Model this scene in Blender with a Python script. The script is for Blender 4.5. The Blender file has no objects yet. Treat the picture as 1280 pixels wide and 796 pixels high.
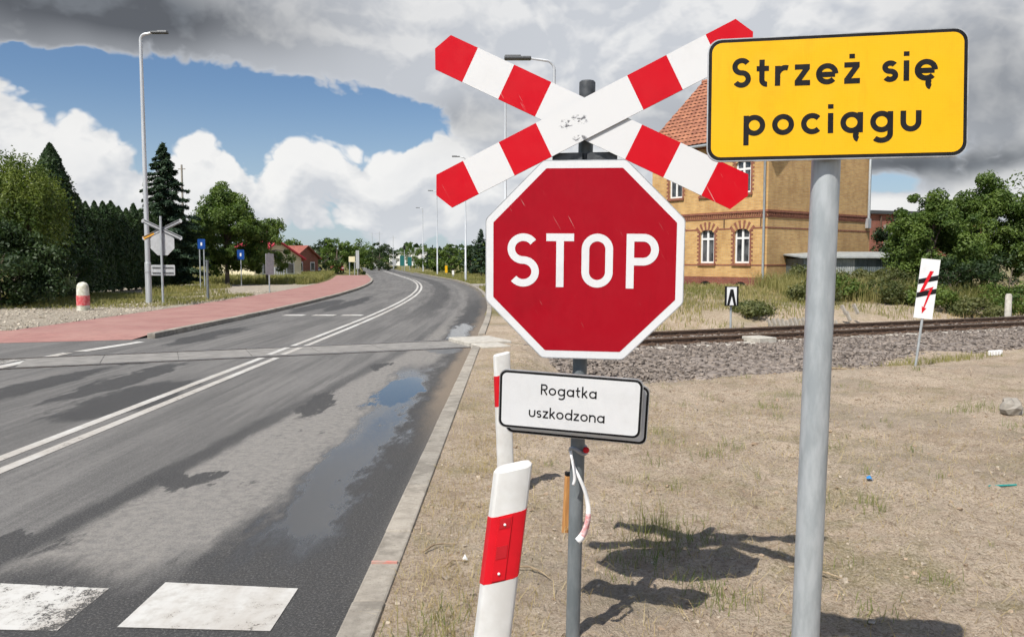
import bpy, math, random
import numpy as np
from mathutils import Vector, Matrix
rng = np.random.default_rng(7); random.seed(7)
R_ = math.radians
scene = bpy.context.scene
C = bpy.context.collection

# ------------------------------------------------------------------ camera
CAM_H = 1.70
cam = bpy.data.cameras.new('camera'); cam_ob = bpy.data.objects.new('camera', cam); C.objects.link(cam_ob)
cam.sensor_width = 36; cam.lens = 28; cam.clip_start = 0.05; cam.clip_end = 6000
cam_ob.location = (0, 0, CAM_H); cam_ob.rotation_euler = (R_(90 - 4.079), 0, 0)
scene.camera = cam_ob

# ------------------------------------------------------------------ node helpers
class NT:
    def __init__(s, nt): s.nt = nt
    def n(s, t, **kw):
        o = s.nt.nodes.new(t)
        for k, v in kw.items(): setattr(o, k, v)
        return o
    def put(s, sock, v):
        if hasattr(v, 'is_linked') or isinstance(v, bpy.types.NodeSocket): s.nt.links.new(v, sock)
        elif v is not None:
            if sock.type == 'RGBA' and len(v) == 3: v = (*v, 1)
            sock.default_value = v
    def m(s, op, a, b=0.0, c=0.0, clamp=False):
        o = s.n('ShaderNodeMath', operation=op, use_clamp=clamp)
        s.put(o.inputs[0], a); s.put(o.inputs[1], b); s.put(o.inputs[2], c); return o.outputs[0]
    def vm(s, op, a, b=(0, 0, 0)):
        o = s.n('ShaderNodeVectorMath', operation=op)
        s.put(o.inputs[0], a); s.put(o.inputs[1], b); return o.outputs[0]
    def mapr(s, v, a, b, c=0.0, d=1.0, smooth=True):
        o = s.n('ShaderNodeMapRange', interpolation_type='SMOOTHSTEP' if smooth else 'LINEAR')
        s.put(o.inputs[0], v); s.put(o.inputs[1], a); s.put(o.inputs[2], b); s.put(o.inputs[3], c); s.put(o.inputs[4], d)
        return o.outputs[0]
    def noise(s, vec, scale, detail=4, rough=.55, lac=2.0, dist=0.0, col=False):
        o = s.n('ShaderNodeTexNoise'); detail = min(detail, 5); s.put(o.inputs['Vector'], vec)
        s.put(o.inputs['Scale'], scale); s.put(o.inputs['Detail'], detail); s.put(o.inputs['Roughness'], rough)
        s.put(o.inputs['Lacunarity'], lac); s.put(o.inputs['Distortion'], dist)
        return o.outputs['Color'] if col else o.outputs[0]
    def mix(s, f, a, b, mode='MIX'):
        o = s.n('ShaderNodeMix', data_type='RGBA', blend_type=mode)
        s.put(o.inputs[0], f); s.put(o.inputs[6], a); s.put(o.inputs[7], b); return o.outputs[2]
    def sep(s, v):
        o = s.n('ShaderNodeSeparateXYZ'); s.put(o.inputs[0], v); return o.outputs
    def comb(s, x, y, z):
        o = s.n('ShaderNodeCombineXYZ')
        for i, v in enumerate((x, y, z)): s.put(o.inputs[i], v)
        return o.outputs[0]

# ------------------------------------------------------------------ world: blue sky with cumulus
SUN_EL = 54.0; SUN_AZ = math.atan2(-.53, -.85)          # the sun stands behind the camera, to the left
world = bpy.data.worlds.new('World'); scene.world = world; world.use_nodes = True
world.cycles.sampling_method = 'MANUAL'; world.cycles.sample_map_resolution = 256
wt = world.node_tree; wt.nodes.clear(); W = NT(wt)
F = 995.56
CLOUDS = [  # u, v, ru, rv, weight: where banks and gaps of cloud stand, as seen directions
 (100, -20, 360, 85, .95), (400, 40, 110, 52, .6), (760, 15, 330, 120, .62), (1130, 70, 280, 130, .6),
 (590, 145, 95, 48, .5), (850, 150, 120, 70, .4), (-5, 172, 105, 88, .85), (95, 232, 85, 38, .5), (150, 262, 70, 22, .25),
 (265, 212, 50, 42, .62), (400, 212, 62, 40, .58), (505, 208, 85, 40, .55), (560, 250, 80, 30, .35), (440, 265, 150, 24, .25), (1220, 240, 105, 27, .8),
 (290, 135, 230, 46, -1.0), (50, 82, 110, 16, -.9), (490, 155, 60, 40, -.75), (196, 205, 24, 34, -.6), (333, 190, 18, 30, -.5), (380, 290, 60, 12, -.15),
 (1112, 226, 40, 14, -.7), (570, 275, 50, 14, -.25), (400, 280, 300, 24, .14), (150, 275, 120, 20, .12), (430, 240, 26, 16, -.2)]
DARKS = [(40, -15, 260, 74, 1.0), (240, 30, 110, 26, .3), (590, 152, 65, 30, .42), (1250, 110, 110, 80, .62), (1110, 200, 150, 16, .8), (850, 165, 70, 45, .3)]
def ellipses(T, az, el, items):
    tot = None
    for (u, v, ru, rv, w) in items:
        a0 = math.atan((u - 640) / F); e0 = math.atan((327 - v) / F * math.cos(a0))
        qx = T.m('MULTIPLY', T.m('SUBTRACT', az, a0), F / ru / 1.0 * math.cos(0))
        qy = T.m('MULTIPLY', T.m('SUBTRACT', el, e0), F / rv)
        q = T.m('ADD', T.m('MULTIPLY', qx, qx), T.m('MULTIPLY', qy, qy))
        g = T.m('MULTIPLY', T.m('EXPONENT', T.m('MULTIPLY', q, -.8)), w)
        tot = g if tot is None else T.m('ADD', tot, g)
    return tot
gt = bpy.data.node_groups.new('cloud_density', 'ShaderNodeTree')
gt.interface.new_socket('Vector', in_out='INPUT', socket_type='NodeSocketVector')
for nm in ('Density', 'Dark'): gt.interface.new_socket(nm, in_out='OUTPUT', socket_type='NodeSocketFloat')
T = NT(gt); gi = T.n('NodeGroupInput'); go = T.n('NodeGroupOutput')
vin = gi.outputs[0]
big = T.noise(vin, 6, 2, .5, col=True)
wsc = T.n('ShaderNodeVectorMath', operation='SCALE'); T.put(wsc.inputs[0], T.vm('SUBTRACT', big, (.5, .5, .5))); wsc.inputs['Scale'].default_value = .07
vw = T.vm('ADD', vin, wsc.outputs[0])
x, y, z = T.sep(T.vm('NORMALIZE', vw)); az = T.m('ARCTAN2', x, y); el = T.m('ARCSINE', z)
es = ellipses(T, az, el, CLOUDS); dk = ellipses(T, az, el, DARKS)
st = T.vm('MULTIPLY', vw, (1, 1, 1.35))
def billow(v_, sc, det): return T.m('ABSOLUTE', T.m('SUBTRACT', T.noise(v_, sc, det, .5), .5))
n1 = T.noise(st, 4.6, 4, .5, 2.1)
pf = T.m('ADD', billow(st, 9, 0), T.m('ADD', T.m('MULTIPLY', billow(st, 21, 0), .62), T.m('MULTIPLY', billow(st, 46, 2), .42)))
nn = T.m('ADD', T.m('MULTIPLY', T.m('SUBTRACT', n1, .5), 1.5), T.m('MULTIPLY', T.m('SUBTRACT', pf, .2), 1.75))
den = T.m('ADD', T.m('ADD', es, nn), T.m('ADD', T.mapr(el, .0, .14, .04, .02), T.mapr(el, .42, .95, 0, -.30)))
T.put(go.inputs[0], den); T.put(go.inputs[1], dk)
tc = W.n('ShaderNodeTexCoord'); d0 = tc.outputs['Generated']
g1 = W.n('ShaderNodeGroup'); g1.node_tree = gt; W.put(g1.inputs[0], d0)
g2 = W.n('ShaderNodeGroup'); g2.node_tree = gt; W.put(g2.inputs[0], W.vm('ADD', d0, (-.016, 0, .026)))
sky = W.n('ShaderNodeTexSky', sky_type='NISHITA', sun_disc=False)
sky.sun_elevation = R_(SUN_EL); sky.sun_rotation = SUN_AZ; sky.air_density = 1.0; sky.dust_density = .6; sky.ozone_density = 2.2
dx, dy, dz = W.sep(d0)
cover = W.mapr(g1.outputs[0], -.06, .16)
relief = W.m('SUBTRACT', g1.outputs[0], g2.outputs[0])
lit = W.m('SUBTRACT', W.mapr(relief, -.30, .30, smooth=False), W.mapr(g1.outputs[0], .3, 1.2, 0, .3), clamp=True)
ccol = W.mix(lit, (7.7, 8.0, 8.5), (11.6, 11.5, 11.3))
dark = W.m('MINIMUM', W.m('MAXIMUM', W.m('MULTIPLY', g1.outputs[1], W.mapr(g1.outputs[0], -.15, .35)), 0), 1)
ccol = W.mix(dark, ccol, W.mix(lit, (1.45, 1.52, 1.65), (2.6, 2.8, 3.05)))
ccol = W.mix(W.mapr(dz, .0, .07, .5, 0), ccol, (9.0, 9.4, 9.9))
skyc = W.mix(1.0, sky.outputs[0], (.95, 1.08, 1.22), 'MULTIPLY')
skyc = W.mix(W.mapr(dz, .0, .22, .55, 0), skyc, (6.9, 8.1, 9.3))
allc = W.mix(W.m('MULTIPLY', cover, .96), skyc, ccol)
bg = W.n('ShaderNodeBackground'); W.put(bg.inputs[0], allc); bg.inputs[1].default_value = .072
wo = W.n('ShaderNodeOutputWorld'); wt.links.new(bg.outputs[0], wo.inputs[0])

# ------------------------------------------------------------------ sun
sun = bpy.data.lights.new('sun', 'SUN'); sun.energy = 5.0; sun.angle = R_(.53); sun.color = (1, .955, .88)
so = bpy.data.objects.new('sun', sun); C.objects.link(so); so.location = (-20, -32, 60)
so.rotation_euler = Vector((.384, .616, -1)).to_track_quat('-Z', 'Y').to_euler()

scene.view_settings.view_transform = 'Standard'; scene.view_settings.look = 'None'
scene.view_settings.exposure = 0.16; scene.view_settings.gamma = 1.0; scene.view_settings.use_curve_mapping = False
scene.cycles.use_denoising = True; scene.cycles.use_adaptive_sampling = True; scene.cycles.adaptive_threshold = .03; scene.cycles.max_bounces = 5; scene.cycles.diffuse_bounces = 2; scene.cycles.glossy_bounces = 2; scene.cycles.transparent_max_bounces = 6; scene.cycles.caustics_reflective = False; scene.cycles.caustics_refractive = False

# ------------------------------------------------------------------ mesh helpers
def link_mesh(name, me, parent=None):
    o = bpy.data.objects.new(name, me); C.objects.link(o)
    if parent is not None: o.parent = parent
    return o
def tag(o, label=None, cat=None, group=None, kind=None):
    if label: o['label'] = label
    if cat: o['category'] = cat
    if group: o['group'] = group
    if kind: o['kind'] = kind
    return o
def thing(name, label, cat, loc=(0, 0, 0), rz=0.0, group=None):
    o = bpy.data.objects.new(name, None); C.objects.link(o); o.empty_display_size = .1
    o.location = loc; o.rotation_euler = (0, 0, rz)
    return tag(o, label, cat, group)
def fast_mesh(name, co, faces_flat, sizes, mats, smooth=False, midx=None):
    me = bpy.data.meshes.new(name)
    co = np.asarray(co, np.float32).reshape(-1, 3); faces_flat = np.asarray(faces_flat, np.int32).ravel(); sizes = np.asarray(sizes, np.int32)
    me.vertices.add(len(co)); me.vertices.foreach_set('co', co.ravel())
    me.loops.add(len(faces_flat)); me.loops.foreach_set('vertex_index', faces_flat)
    me.polygons.add(len(sizes)); st_ = np.zeros(len(sizes), np.int32); st_[1:] = np.cumsum(sizes)[:-1]
    me.polygons.foreach_set('loop_start', st_)
    for m_ in (mats if isinstance(mats, (list, tuple)) else [mats]): me.materials.append(m_)
    if midx is not None: me.polygons.foreach_set('material_index', np.asarray(midx, np.int32))
    me.polygons.foreach_set('use_smooth', np.full(len(sizes), bool(smooth)))
    me.update(calc_edges=True); me.validate()
    return me
class MB:
    def __init__(s): s.v = []; s.f = []; s.mi = []; s.cur = 0; s.M = Matrix.Identity(4)
    def add(s, vs, fs):
        b = len(s.v); s.v += [tuple(s.M @ Vector(p)) for p in vs]
        for f in fs: s.f.append([b + i for i in f]); s.mi.append(s.cur)
    def box(s, c, size, rz=0, M=None):
        hx, hy, hz = [q / 2 for q in size]; ca, sa = math.cos(rz), math.sin(rz)
        vs = []
        for dz_ in (-hz, hz):
            for dx_, dy_ in ((-hx, -hy), (hx, -hy), (hx, hy), (-hx, hy)):
                p = (c[0] + dx_ * ca - dy_ * sa, c[1] + dx_ * sa + dy_ * ca, c[2] + dz_)
                vs.append(p if M is None else tuple(M @ Vector(p)))
        s.add(vs, [(3, 2, 1, 0), (4, 5, 6, 7), (0, 1, 5, 4), (1, 2, 6, 5), (2, 3, 7, 6), (3, 0, 4, 7)]); return s
    def tube(s, pts, rad, n=12, cap=True):
        pts = [Vector(p) for p in pts]; rad = rad if hasattr(rad, '__len__') else [rad] * len(pts); vs = []; up = None
        for i, p in enumerate(pts):
            t = (pts[min(i + 1, len(pts) - 1)] - pts[max(i - 1, 0)]).normalized()
            if up is None: up = t.orthogonal().normalized()
            up = (up - t * up.dot(t)).normalized(); q = t.cross(up)
            for k in range(n):
                a = 2 * math.pi * k / n; vs.append(tuple(p + (up * math.cos(a) + q * math.sin(a)) * rad[i]))
        fs = [(i * n + k, i * n + (k + 1) % n, (i + 1) * n + (k + 1) % n, (i + 1) * n + k) for i in range(len(pts) - 1) for k in range(n)]
        if cap: fs += [tuple(range(n - 1, -1, -1)), tuple((len(pts) - 1) * n + k for k in range(n))]
        s.add(vs, fs); return s
    def prism(s, poly, y0, y1, back=True):       # polygon in xz (counter-clockwise seen from -y), extruded y0 (front) to y1 (back)
        n = len(poly); vs = [(p[0], y0, p[1]) for p in poly] + [(p[0], y1, p[1]) for p in poly]
        fs = [tuple(range(n))] + ([tuple(range(2 * n - 1, n - 1, -1))] if back else []) + [(i, i + n, (i + 1) % n + n, (i + 1) % n) for i in range(n)]
        s.add(vs, fs); return s
    def slab(s, poly, z0, z1):                   # polygon in xy, extruded up
        n = len(poly); vs = [(p[0], p[1], z0) for p in poly] + [(p[0], p[1], z1) for p in poly]
        s.add(vs, [tuple(range(n - 1, -1, -1)), tuple(range(n, 2 * n))] + [(i, (i + 1) % n, (i + 1) % n + n, i + n) for i in range(n)]); return s
    def ball(s, c, r, nu=10, nv=6, sq=(1, 1, 1)):
        vs = [(c[0], c[1], c[2] - r * sq[2])]
        for i in range(1, nv):
            ph = math.pi * i / nv - math.pi / 2
            for k in range(nu):
                a = 2 * math.pi * k / nu; vs.append((c[0] + r * sq[0] * math.cos(ph) * math.cos(a), c[1] + r * sq[1] * math.cos(ph) * math.sin(a), c[2] + r * sq[2] * math.sin(ph)))
        vs.append((c[0], c[1], c[2] + r * sq[2])); L = len(vs) - 1
        fs = [(0, 1 + (k + 1) % nu, 1 + k) for k in range(nu)] + [(L, L - nu + k, L - nu + (k + 1) % nu) for k in range(nu)]
        for i in range(nv - 2):
            fs += [(1 + i * nu + k, 1 + i * nu + (k + 1) % nu, 1 + (i + 1) * nu + (k + 1) % nu, 1 + (i + 1) * nu + k) for k in range(nu)]
        s.add(vs, fs); return s
    def mesh(s, name, mats, smooth=False):
        me = bpy.data.meshes.new(name); me.from_pydata(s.v, [], s.f)
        for m_ in (mats if isinstance(mats, (list, tuple)) else [mats]): me.materials.append(m_)
        for p, i in zip(me.polygons, s.mi): p.material_index = i; p.use_smooth = smooth
        me.update(); return me
    def build(s, name, mats, parent=None, smooth=False):
        o = link_mesh(name, s.mesh(name, mats, smooth), parent)
        if smooth:
            try: o.data.set_sharp_from_angle(angle=R_(42))
            except Exception: pass
        return o
def bevel(o, w=.01, seg=2):
    m_ = o.modifiers.new('bevel', 'BEVEL'); m_.width = w; m_.segments = seg; m_.limit_method = 'ANGLE'; return o
def copy_tree(o, parent=None):
    c = o.copy(); C.objects.link(c); c.parent = parent
    for ch in list(o.children): copy_tree(ch, c)
    return c
def rrect(w, h, r, n=6):
    pts = []
    for cx, cy, a0 in ((w/2-r, -h/2+r, -90), (w/2-r, h/2-r, 0), (-w/2+r, h/2-r, 90), (-w/2+r, -h/2+r, 180)):
        for k in range(n + 1):
            a = R_(a0 + 90 * k / n); pts.append((cx + r * math.cos(a), cy + r * math.sin(a)))
    return pts
def pose(loc, yaw=0, pitch=0, roll=0):
    return Matrix.Translation(loc) @ Matrix.Rotation(R_(yaw), 4, 'Z') @ Matrix.Rotation(R_(pitch), 4, 'X') @ Matrix.Rotation(R_(roll), 4, 'Y')

# value noise for terrain shapes
_P = np.random.default_rng(3).random((256, 256))
def vnoise(x, y):
    xi = np.floor(x).astype(int); yi = np.floor(y).astype(int); fx = x - xi; fy = y - yi
    fx = fx * fx * (3 - 2 * fx); fy = fy * fy * (3 - 2 * fy)
    g = lambda a, b: _P[a & 255, b & 255]
    return (g(xi, yi) * (1 - fx) + g(xi + 1, yi) * fx) * (1 - fy) + (g(xi, yi + 1) * (1 - fx) + g(xi + 1, yi + 1) * fx) * fy
def fbm(x, y, o=4):
    s_ = 0; a = .5
    for i in range(o): s_ = s_ + a * (vnoise(x * 2**i + 17 * i, y * 2**i + 5 * i) - .5); a *= .5
    return s_
def sst(x, a, b): t = np.clip((x - a) / (b - a), 0, 1); return t * t * (3 - 2 * t)

# ------------------------------------------------------------------ materials
MATS = {}
def new_mat(name):
    m_ = bpy.data.materials.new(name); m_.use_nodes = True; nt = m_.node_tree; nt.nodes.clear()
    T = NT(nt); b = T.n('ShaderNodeBsdfPrincipled'); o = T.n('ShaderNodeOutputMaterial'); nt.links.new(b.outputs[0], o.inputs[0])
    MATS[name] = m_; return m_, T, b, o
def bump(T, b, h, strength=.3, dist=.01):
    n_ = T.n('ShaderNodeBump'); T.put(n_.inputs['Height'], h); n_.inputs['Strength'].default_value = strength; n_.inputs['Distance'].default_value = dist
    T.put(b.inputs['Normal'], n_.outputs[0])
def mat(name, c1, c2=None, scale=8.0, rough=.8, metal=0.0, bmp=0.0, bdist=.005, coords='Object', detail=5, spec=.5, lo=.35, hi=.65, stretch=(1, 1, 1)):
    m_, T, b, o = new_mat(name); c2 = c2 or c1
    if coords == 'World': v = T.n('ShaderNodeNewGeometry').outputs['Position']
    else: v = T.n('ShaderNodeTexCoord').outputs[coords]
    if stretch != (1, 1, 1): v = T.vm('MULTIPLY', v, stretch)
    n_ = T.noise(v, scale, detail, .6)
    T.put(b.inputs['Base Color'], T.mix(T.mapr(n_, lo, hi), c1, c2))
    b.inputs['Roughness'].default_value = rough; b.inputs['Metallic'].default_value = metal; b.inputs['Specular IOR Level'].default_value = spec
    if bmp: bump(T, b, T.noise(v, scale * 3, 6, .65), bmp, bdist)
    return m_
def leaf_mat(name, c1, c2, scale=1.2, trans=.3, tcol=None):
    m_, T, b, o = new_mat(name); v = T.n('ShaderNodeNewGeometry')
    a = T.noise(v.outputs['Position'], scale, 3, .6); bb = T.noise(v.outputs['Position'], scale * 9, 2, .5)
    f = T.mapr(T.m('ADD', T.m('MULTIPLY', a, .6), T.m('MULTIPLY', bb, .4)), .36, .64)
    col = T.mix(f, c1, c2); T.put(b.inputs['Base Color'], col); b.inputs['Roughness'].default_value = .55; b.inputs['Specular IOR Level'].default_value = .3
    tr = T.n('ShaderNodeBsdfTranslucent'); T.put(tr.inputs[0], T.mix(1.0, col, (1.3, 1.5, .6), 'MULTIPLY'))
    mx = T.n('ShaderNodeMixShader'); mx.inputs[0].default_value = trans
    m_.node_tree.links.new(b.outputs[0], mx.inputs[1]); m_.node_tree.links.new(tr.outputs[0], mx.inputs[2]); m_.node_tree.links.new(mx.outputs[0], o.inputs[0])
    return m_
def paint_mat(name, col, rough=.42, cell=240, dirt=.25, cell_amt=.10):
    """reflective sheeting: a fine grid in the film, faint dirt"""
    m_, T, b, o = new_mat(name); v = T.n('ShaderNodeTexCoord').outputs['Object']
    x, y, z = T.sep(v)
    gx = T.m('FRACT', T.m('MULTIPLY', x, cell)); gz = T.m('FRACT', T.m('MULTIPLY', z, cell))
    grid = T.m('MAXIMUM', T.m('GREATER_THAN', gx, .82), T.m('GREATER_THAN', gz, .82))
    d = T.mapr(T.noise(v, 5, 8, .7), .45, .8, 0, dirt); d2 = T.mapr(T.noise(T.vm('MULTIPLY', v, (8, 8, 1.2)), 5, 6, .7), .5, .75, 0, dirt * .6)
    c = T.mix(T.m('MULTIPLY', grid, cell_amt), col, tuple(q * .45 for q in col))
    c = T.mix(T.m('MAXIMUM', d, d2), c, (.32, .29, .25), 'MULTIPLY')
    rot = T.n('ShaderNodeVectorRotate', rotation_type='Y_AXIS'); T.put(rot.inputs['Vector'], v); rot.inputs['Angle'].default_value = .5
    scr = T.m('MULTIPLY', T.mapr(T.noise(T.vm('MULTIPLY', rot.outputs[0], (170, 10, 5)), 1, 2, .5), .70, .74), T.mapr(T.noise(v, 3.3, 2), .52, .6)); c = T.mix(T.m('MULTIPLY', scr, .5), c, (.62, .58, .52))
    T.put(b.inputs['Base Color'], c); b.inputs['Specular IOR Level'].default_value = .18
    T.put(b.inputs['Roughness'], T.mapr(T.noise(v, 14, 4), .3, .7, rough - .08, rough + .12))
    return m_
mat('galvanised', (.33, .36, .375), (.45, .48, .495), 26, .5, .25, .12, .002, stretch=(1, 1, .25))
mat('dark_steel', (.07, .075, .08), (.12, .125, .13), 30, .5, .5)
mat('grey_post_paint', (.13, .15, .16), (.19, .21, .22), 18, .5, .1, .1, .002, stretch=(1, 1, .3))
mat('aluminium', (.36, .37, .38), (.5, .51, .52), 20, .45, .6)
paint_mat('film_white', (.74, .75, .76), .45, dirt=.16, cell_amt=.16)
paint_mat('film_red', (.37, .004, .014), .38, dirt=.22, cell_amt=.2)
paint_mat('film_yellow', (.78, .43, .010), .42, dirt=.22, cell_amt=.16)
paint_mat('board_red', (.56, .005, .014), .40, dirt=.12, cell_amt=0)
mat('ink_black', (.008, .008, .009), (.014, .014, .015), 30, .6, spec=.15)
mat('post_white', (.60, .59, .565), (.69, .69, .675), 7, .45, 0, .05, .002)
mat('post_red', (.64, .008, .018), (.56, .008, .016), 9, .45, spec=.25)
mat('post_red_dark', (.42, .008, .016), (.5, .01, .02), 9, .3)
mat('concrete', (.27, .245, .21), (.36, .33, .285), 9, .9, 0, .5, .004, detail=9)
mat('concrete_light', (.40, .37, .32), (.52, .49, .43), 9, .9, 0, .4, .004, detail=9)
mat('rust_rail', (.095, .06, .042), (.17, .11, .075), 22, .75, .2, .3, .003)
mat('rail_top', (.30, .28, .26), (.42, .40, .38), 10, .35, .8)
mat('ballast_stone', (.10, .083, .072), (.32, .27, .23), 9, .9, 0, .3, .004, coords='World', lo=.3, hi=.7)
mat('wood', (.42, .19, .06), (.56, .28, .09), 14, .8, 0, .2, .003, stretch=(4, 4, .6))
mat('twig', (.22, .16, .10), (.36, .28, .18), 20, .9)
mat('bark', (.10, .08, .06), (.19, .155, .12), 9, .95, 0, .6, .02, stretch=(3, 3, .6))
mat('plastic_white', (.8, .8, .8), rough=.4)
mat('lamp_grey', (.50, .52, .54), (.60, .62, .64), 5, .45, .3, stretch=(2, 2, .2))
mat('window_white', (.80, .80, .79), (.74, .74, .73), 6, .5)
mat('glass_dark', (.015, .017, .02), (.13, .135, .14), 1.1, .06, spec=.8, coords='World')
mat('sign_blue', (.010, .06, .26), (.014, .075, .32), 6, .5, spec=.2)  # blue kept dark: the shade these signs stand in is part of the colour
mat('sign_grey_back', (.42, .43, .44), (.50, .51, .52), 8, .5, .3)
mat('sign_orange', (.75, .36, .03), rough=.5)
mat('zinc_shed', (.10, .13, .14), (.17, .20, .21), 3, .6, .3, stretch=(3, 3, .4))
mat('zinc_pale', (.26, .28, .28), (.38, .40, .39), 4, .7)
mat('roof_red', (.42, .025, .05), (.5, .035, .06), 3, .5)
mat('roof_brown', (.24, .07, .05), (.32, .10, .07), 3, .7)
mat('render_cream', (.72, .64, .42), (.78, .70, .48), 2, .9)
mat('render_white', (.74, .73, .70), (.8, .79, .77), 1, .9)
mat('car_dark', (.02, .02, .06), rough=.25); mat('car_red', (.25, .02, .02), rough=.25); mat('tyre', (.015, .015, .015), rough=.9)
mat('teal_board', (.01, .12, .11), rough=.5)
mat('blue_scrap', (.03, .25, .6), rough=.4); mat('teal_scrap', (.02, .28, .26), rough=.4)
mat('pebble', (.17, .13, .09), (.5, .43, .34), 25, .9, 0, 0, .004, coords='World', lo=.3, hi=.7)
mat('gravel_stone', (.30, .26, .20), (.55, .49, .40), 2.0, .9, coords='World')
GRASS_DRY = leaf_mat('grass_dry', (.34, .25, .12), (.52, .42, .24), 2.5, .25)
GRASS_GREEN = leaf_mat('grass_green', (.10, .15, .035), (.24, .25, .08), 2.5, .3)
GRASS_OLIVE = leaf_mat('grass_olive', (.16, .17, .05), (.33, .29, .12), .5, .3)
LEAF = leaf_mat('leaf_mid', (.045, .085, .018), (.15, .21, .045), .9)
LEAF_L = leaf_mat('leaf_light', (.05, .085, .015), (.175, .215, .04), .7)
LEAF_D = leaf_mat('leaf_dark', (.016, .034, .012), (.045, .075, .022), .9, .2)
LEAF_N = leaf_mat('needle', (.018, .04, .024), (.06, .10, .055), .9, .15)
LEAF_T = leaf_mat('thuja_scale', (.014, .034, .010), (.04, .075, .018), 1.1, .15)
LEAF_B = leaf_mat('weed', (.07, .09, .03), (.18, .18, .07), .8, .3)
LEAF_P = leaf_mat('leaf_pale', (.14, .18, .09), (.34, .38, .24), 1.5, .25)
FLOWER = mat('yellow_bloom', (.5, .35, .04), (.6, .45, .08), 3, .8)

# brick wall material
def brick_mat(name, c1, c2, mortar, u='x', row=.077, bw=.26):
    m_, T, b, o = new_mat(name); v = T.n('ShaderNodeTexCoord').outputs['Object']; x, y, z = T.sep(v)
    vec = T.comb(T.m('ADD', x, y), z, 0)
    br = T.n('ShaderNodeTexBrick'); T.put(br.inputs['Vector'], vec); br.inputs['Scale'].default_value = 1
    br.inputs['Brick Width'].default_value = bw; br.inputs['Row Height'].default_value = row; br.inputs['Mortar Size'].default_value = .006
    br.inputs['Color1'].default_value = (*c1, 1); br.inputs['Color2'].default_value = (*c2, 1); br.inputs['Mortar'].default_value = (*mortar, 1)
    st = T.mapr(T.noise(T.vm('MULTIPLY', v, (1, 1, .45)), 1.3, 6, .7), .35, .72, 0, .55)
    c = T.mix(st, br.outputs['Color'], (.55, .48, .42), 'MULTIPLY')
    T.put(b.inputs['Base Color'], c); b.inputs['Roughness'].default_value = .9; bump(T, b, T.m('SUBTRACT', 1, br.outputs['Fac']), .4, .01)
    return m_
brick_mat('brick_yellow', (.66, .42, .16), (.54, .31, .11), (.47, .39, .29))
brick_mat('brick_red', (.28, .085, .05), (.20, .06, .04), (.25, .19, .16))
brick_mat('brick_old_red', (.33, .10, .06), (.24, .085, .055), (.27, .2, .17))
mat('brick_trim', (.30, .12, .07), (.20, .075, .05), 8, .9, coords='World')
mat('roof_tile', (.25, .095, .055), (.40, .165, .09), 2.2, .85, 0, .4, .01, detail=8)

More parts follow.
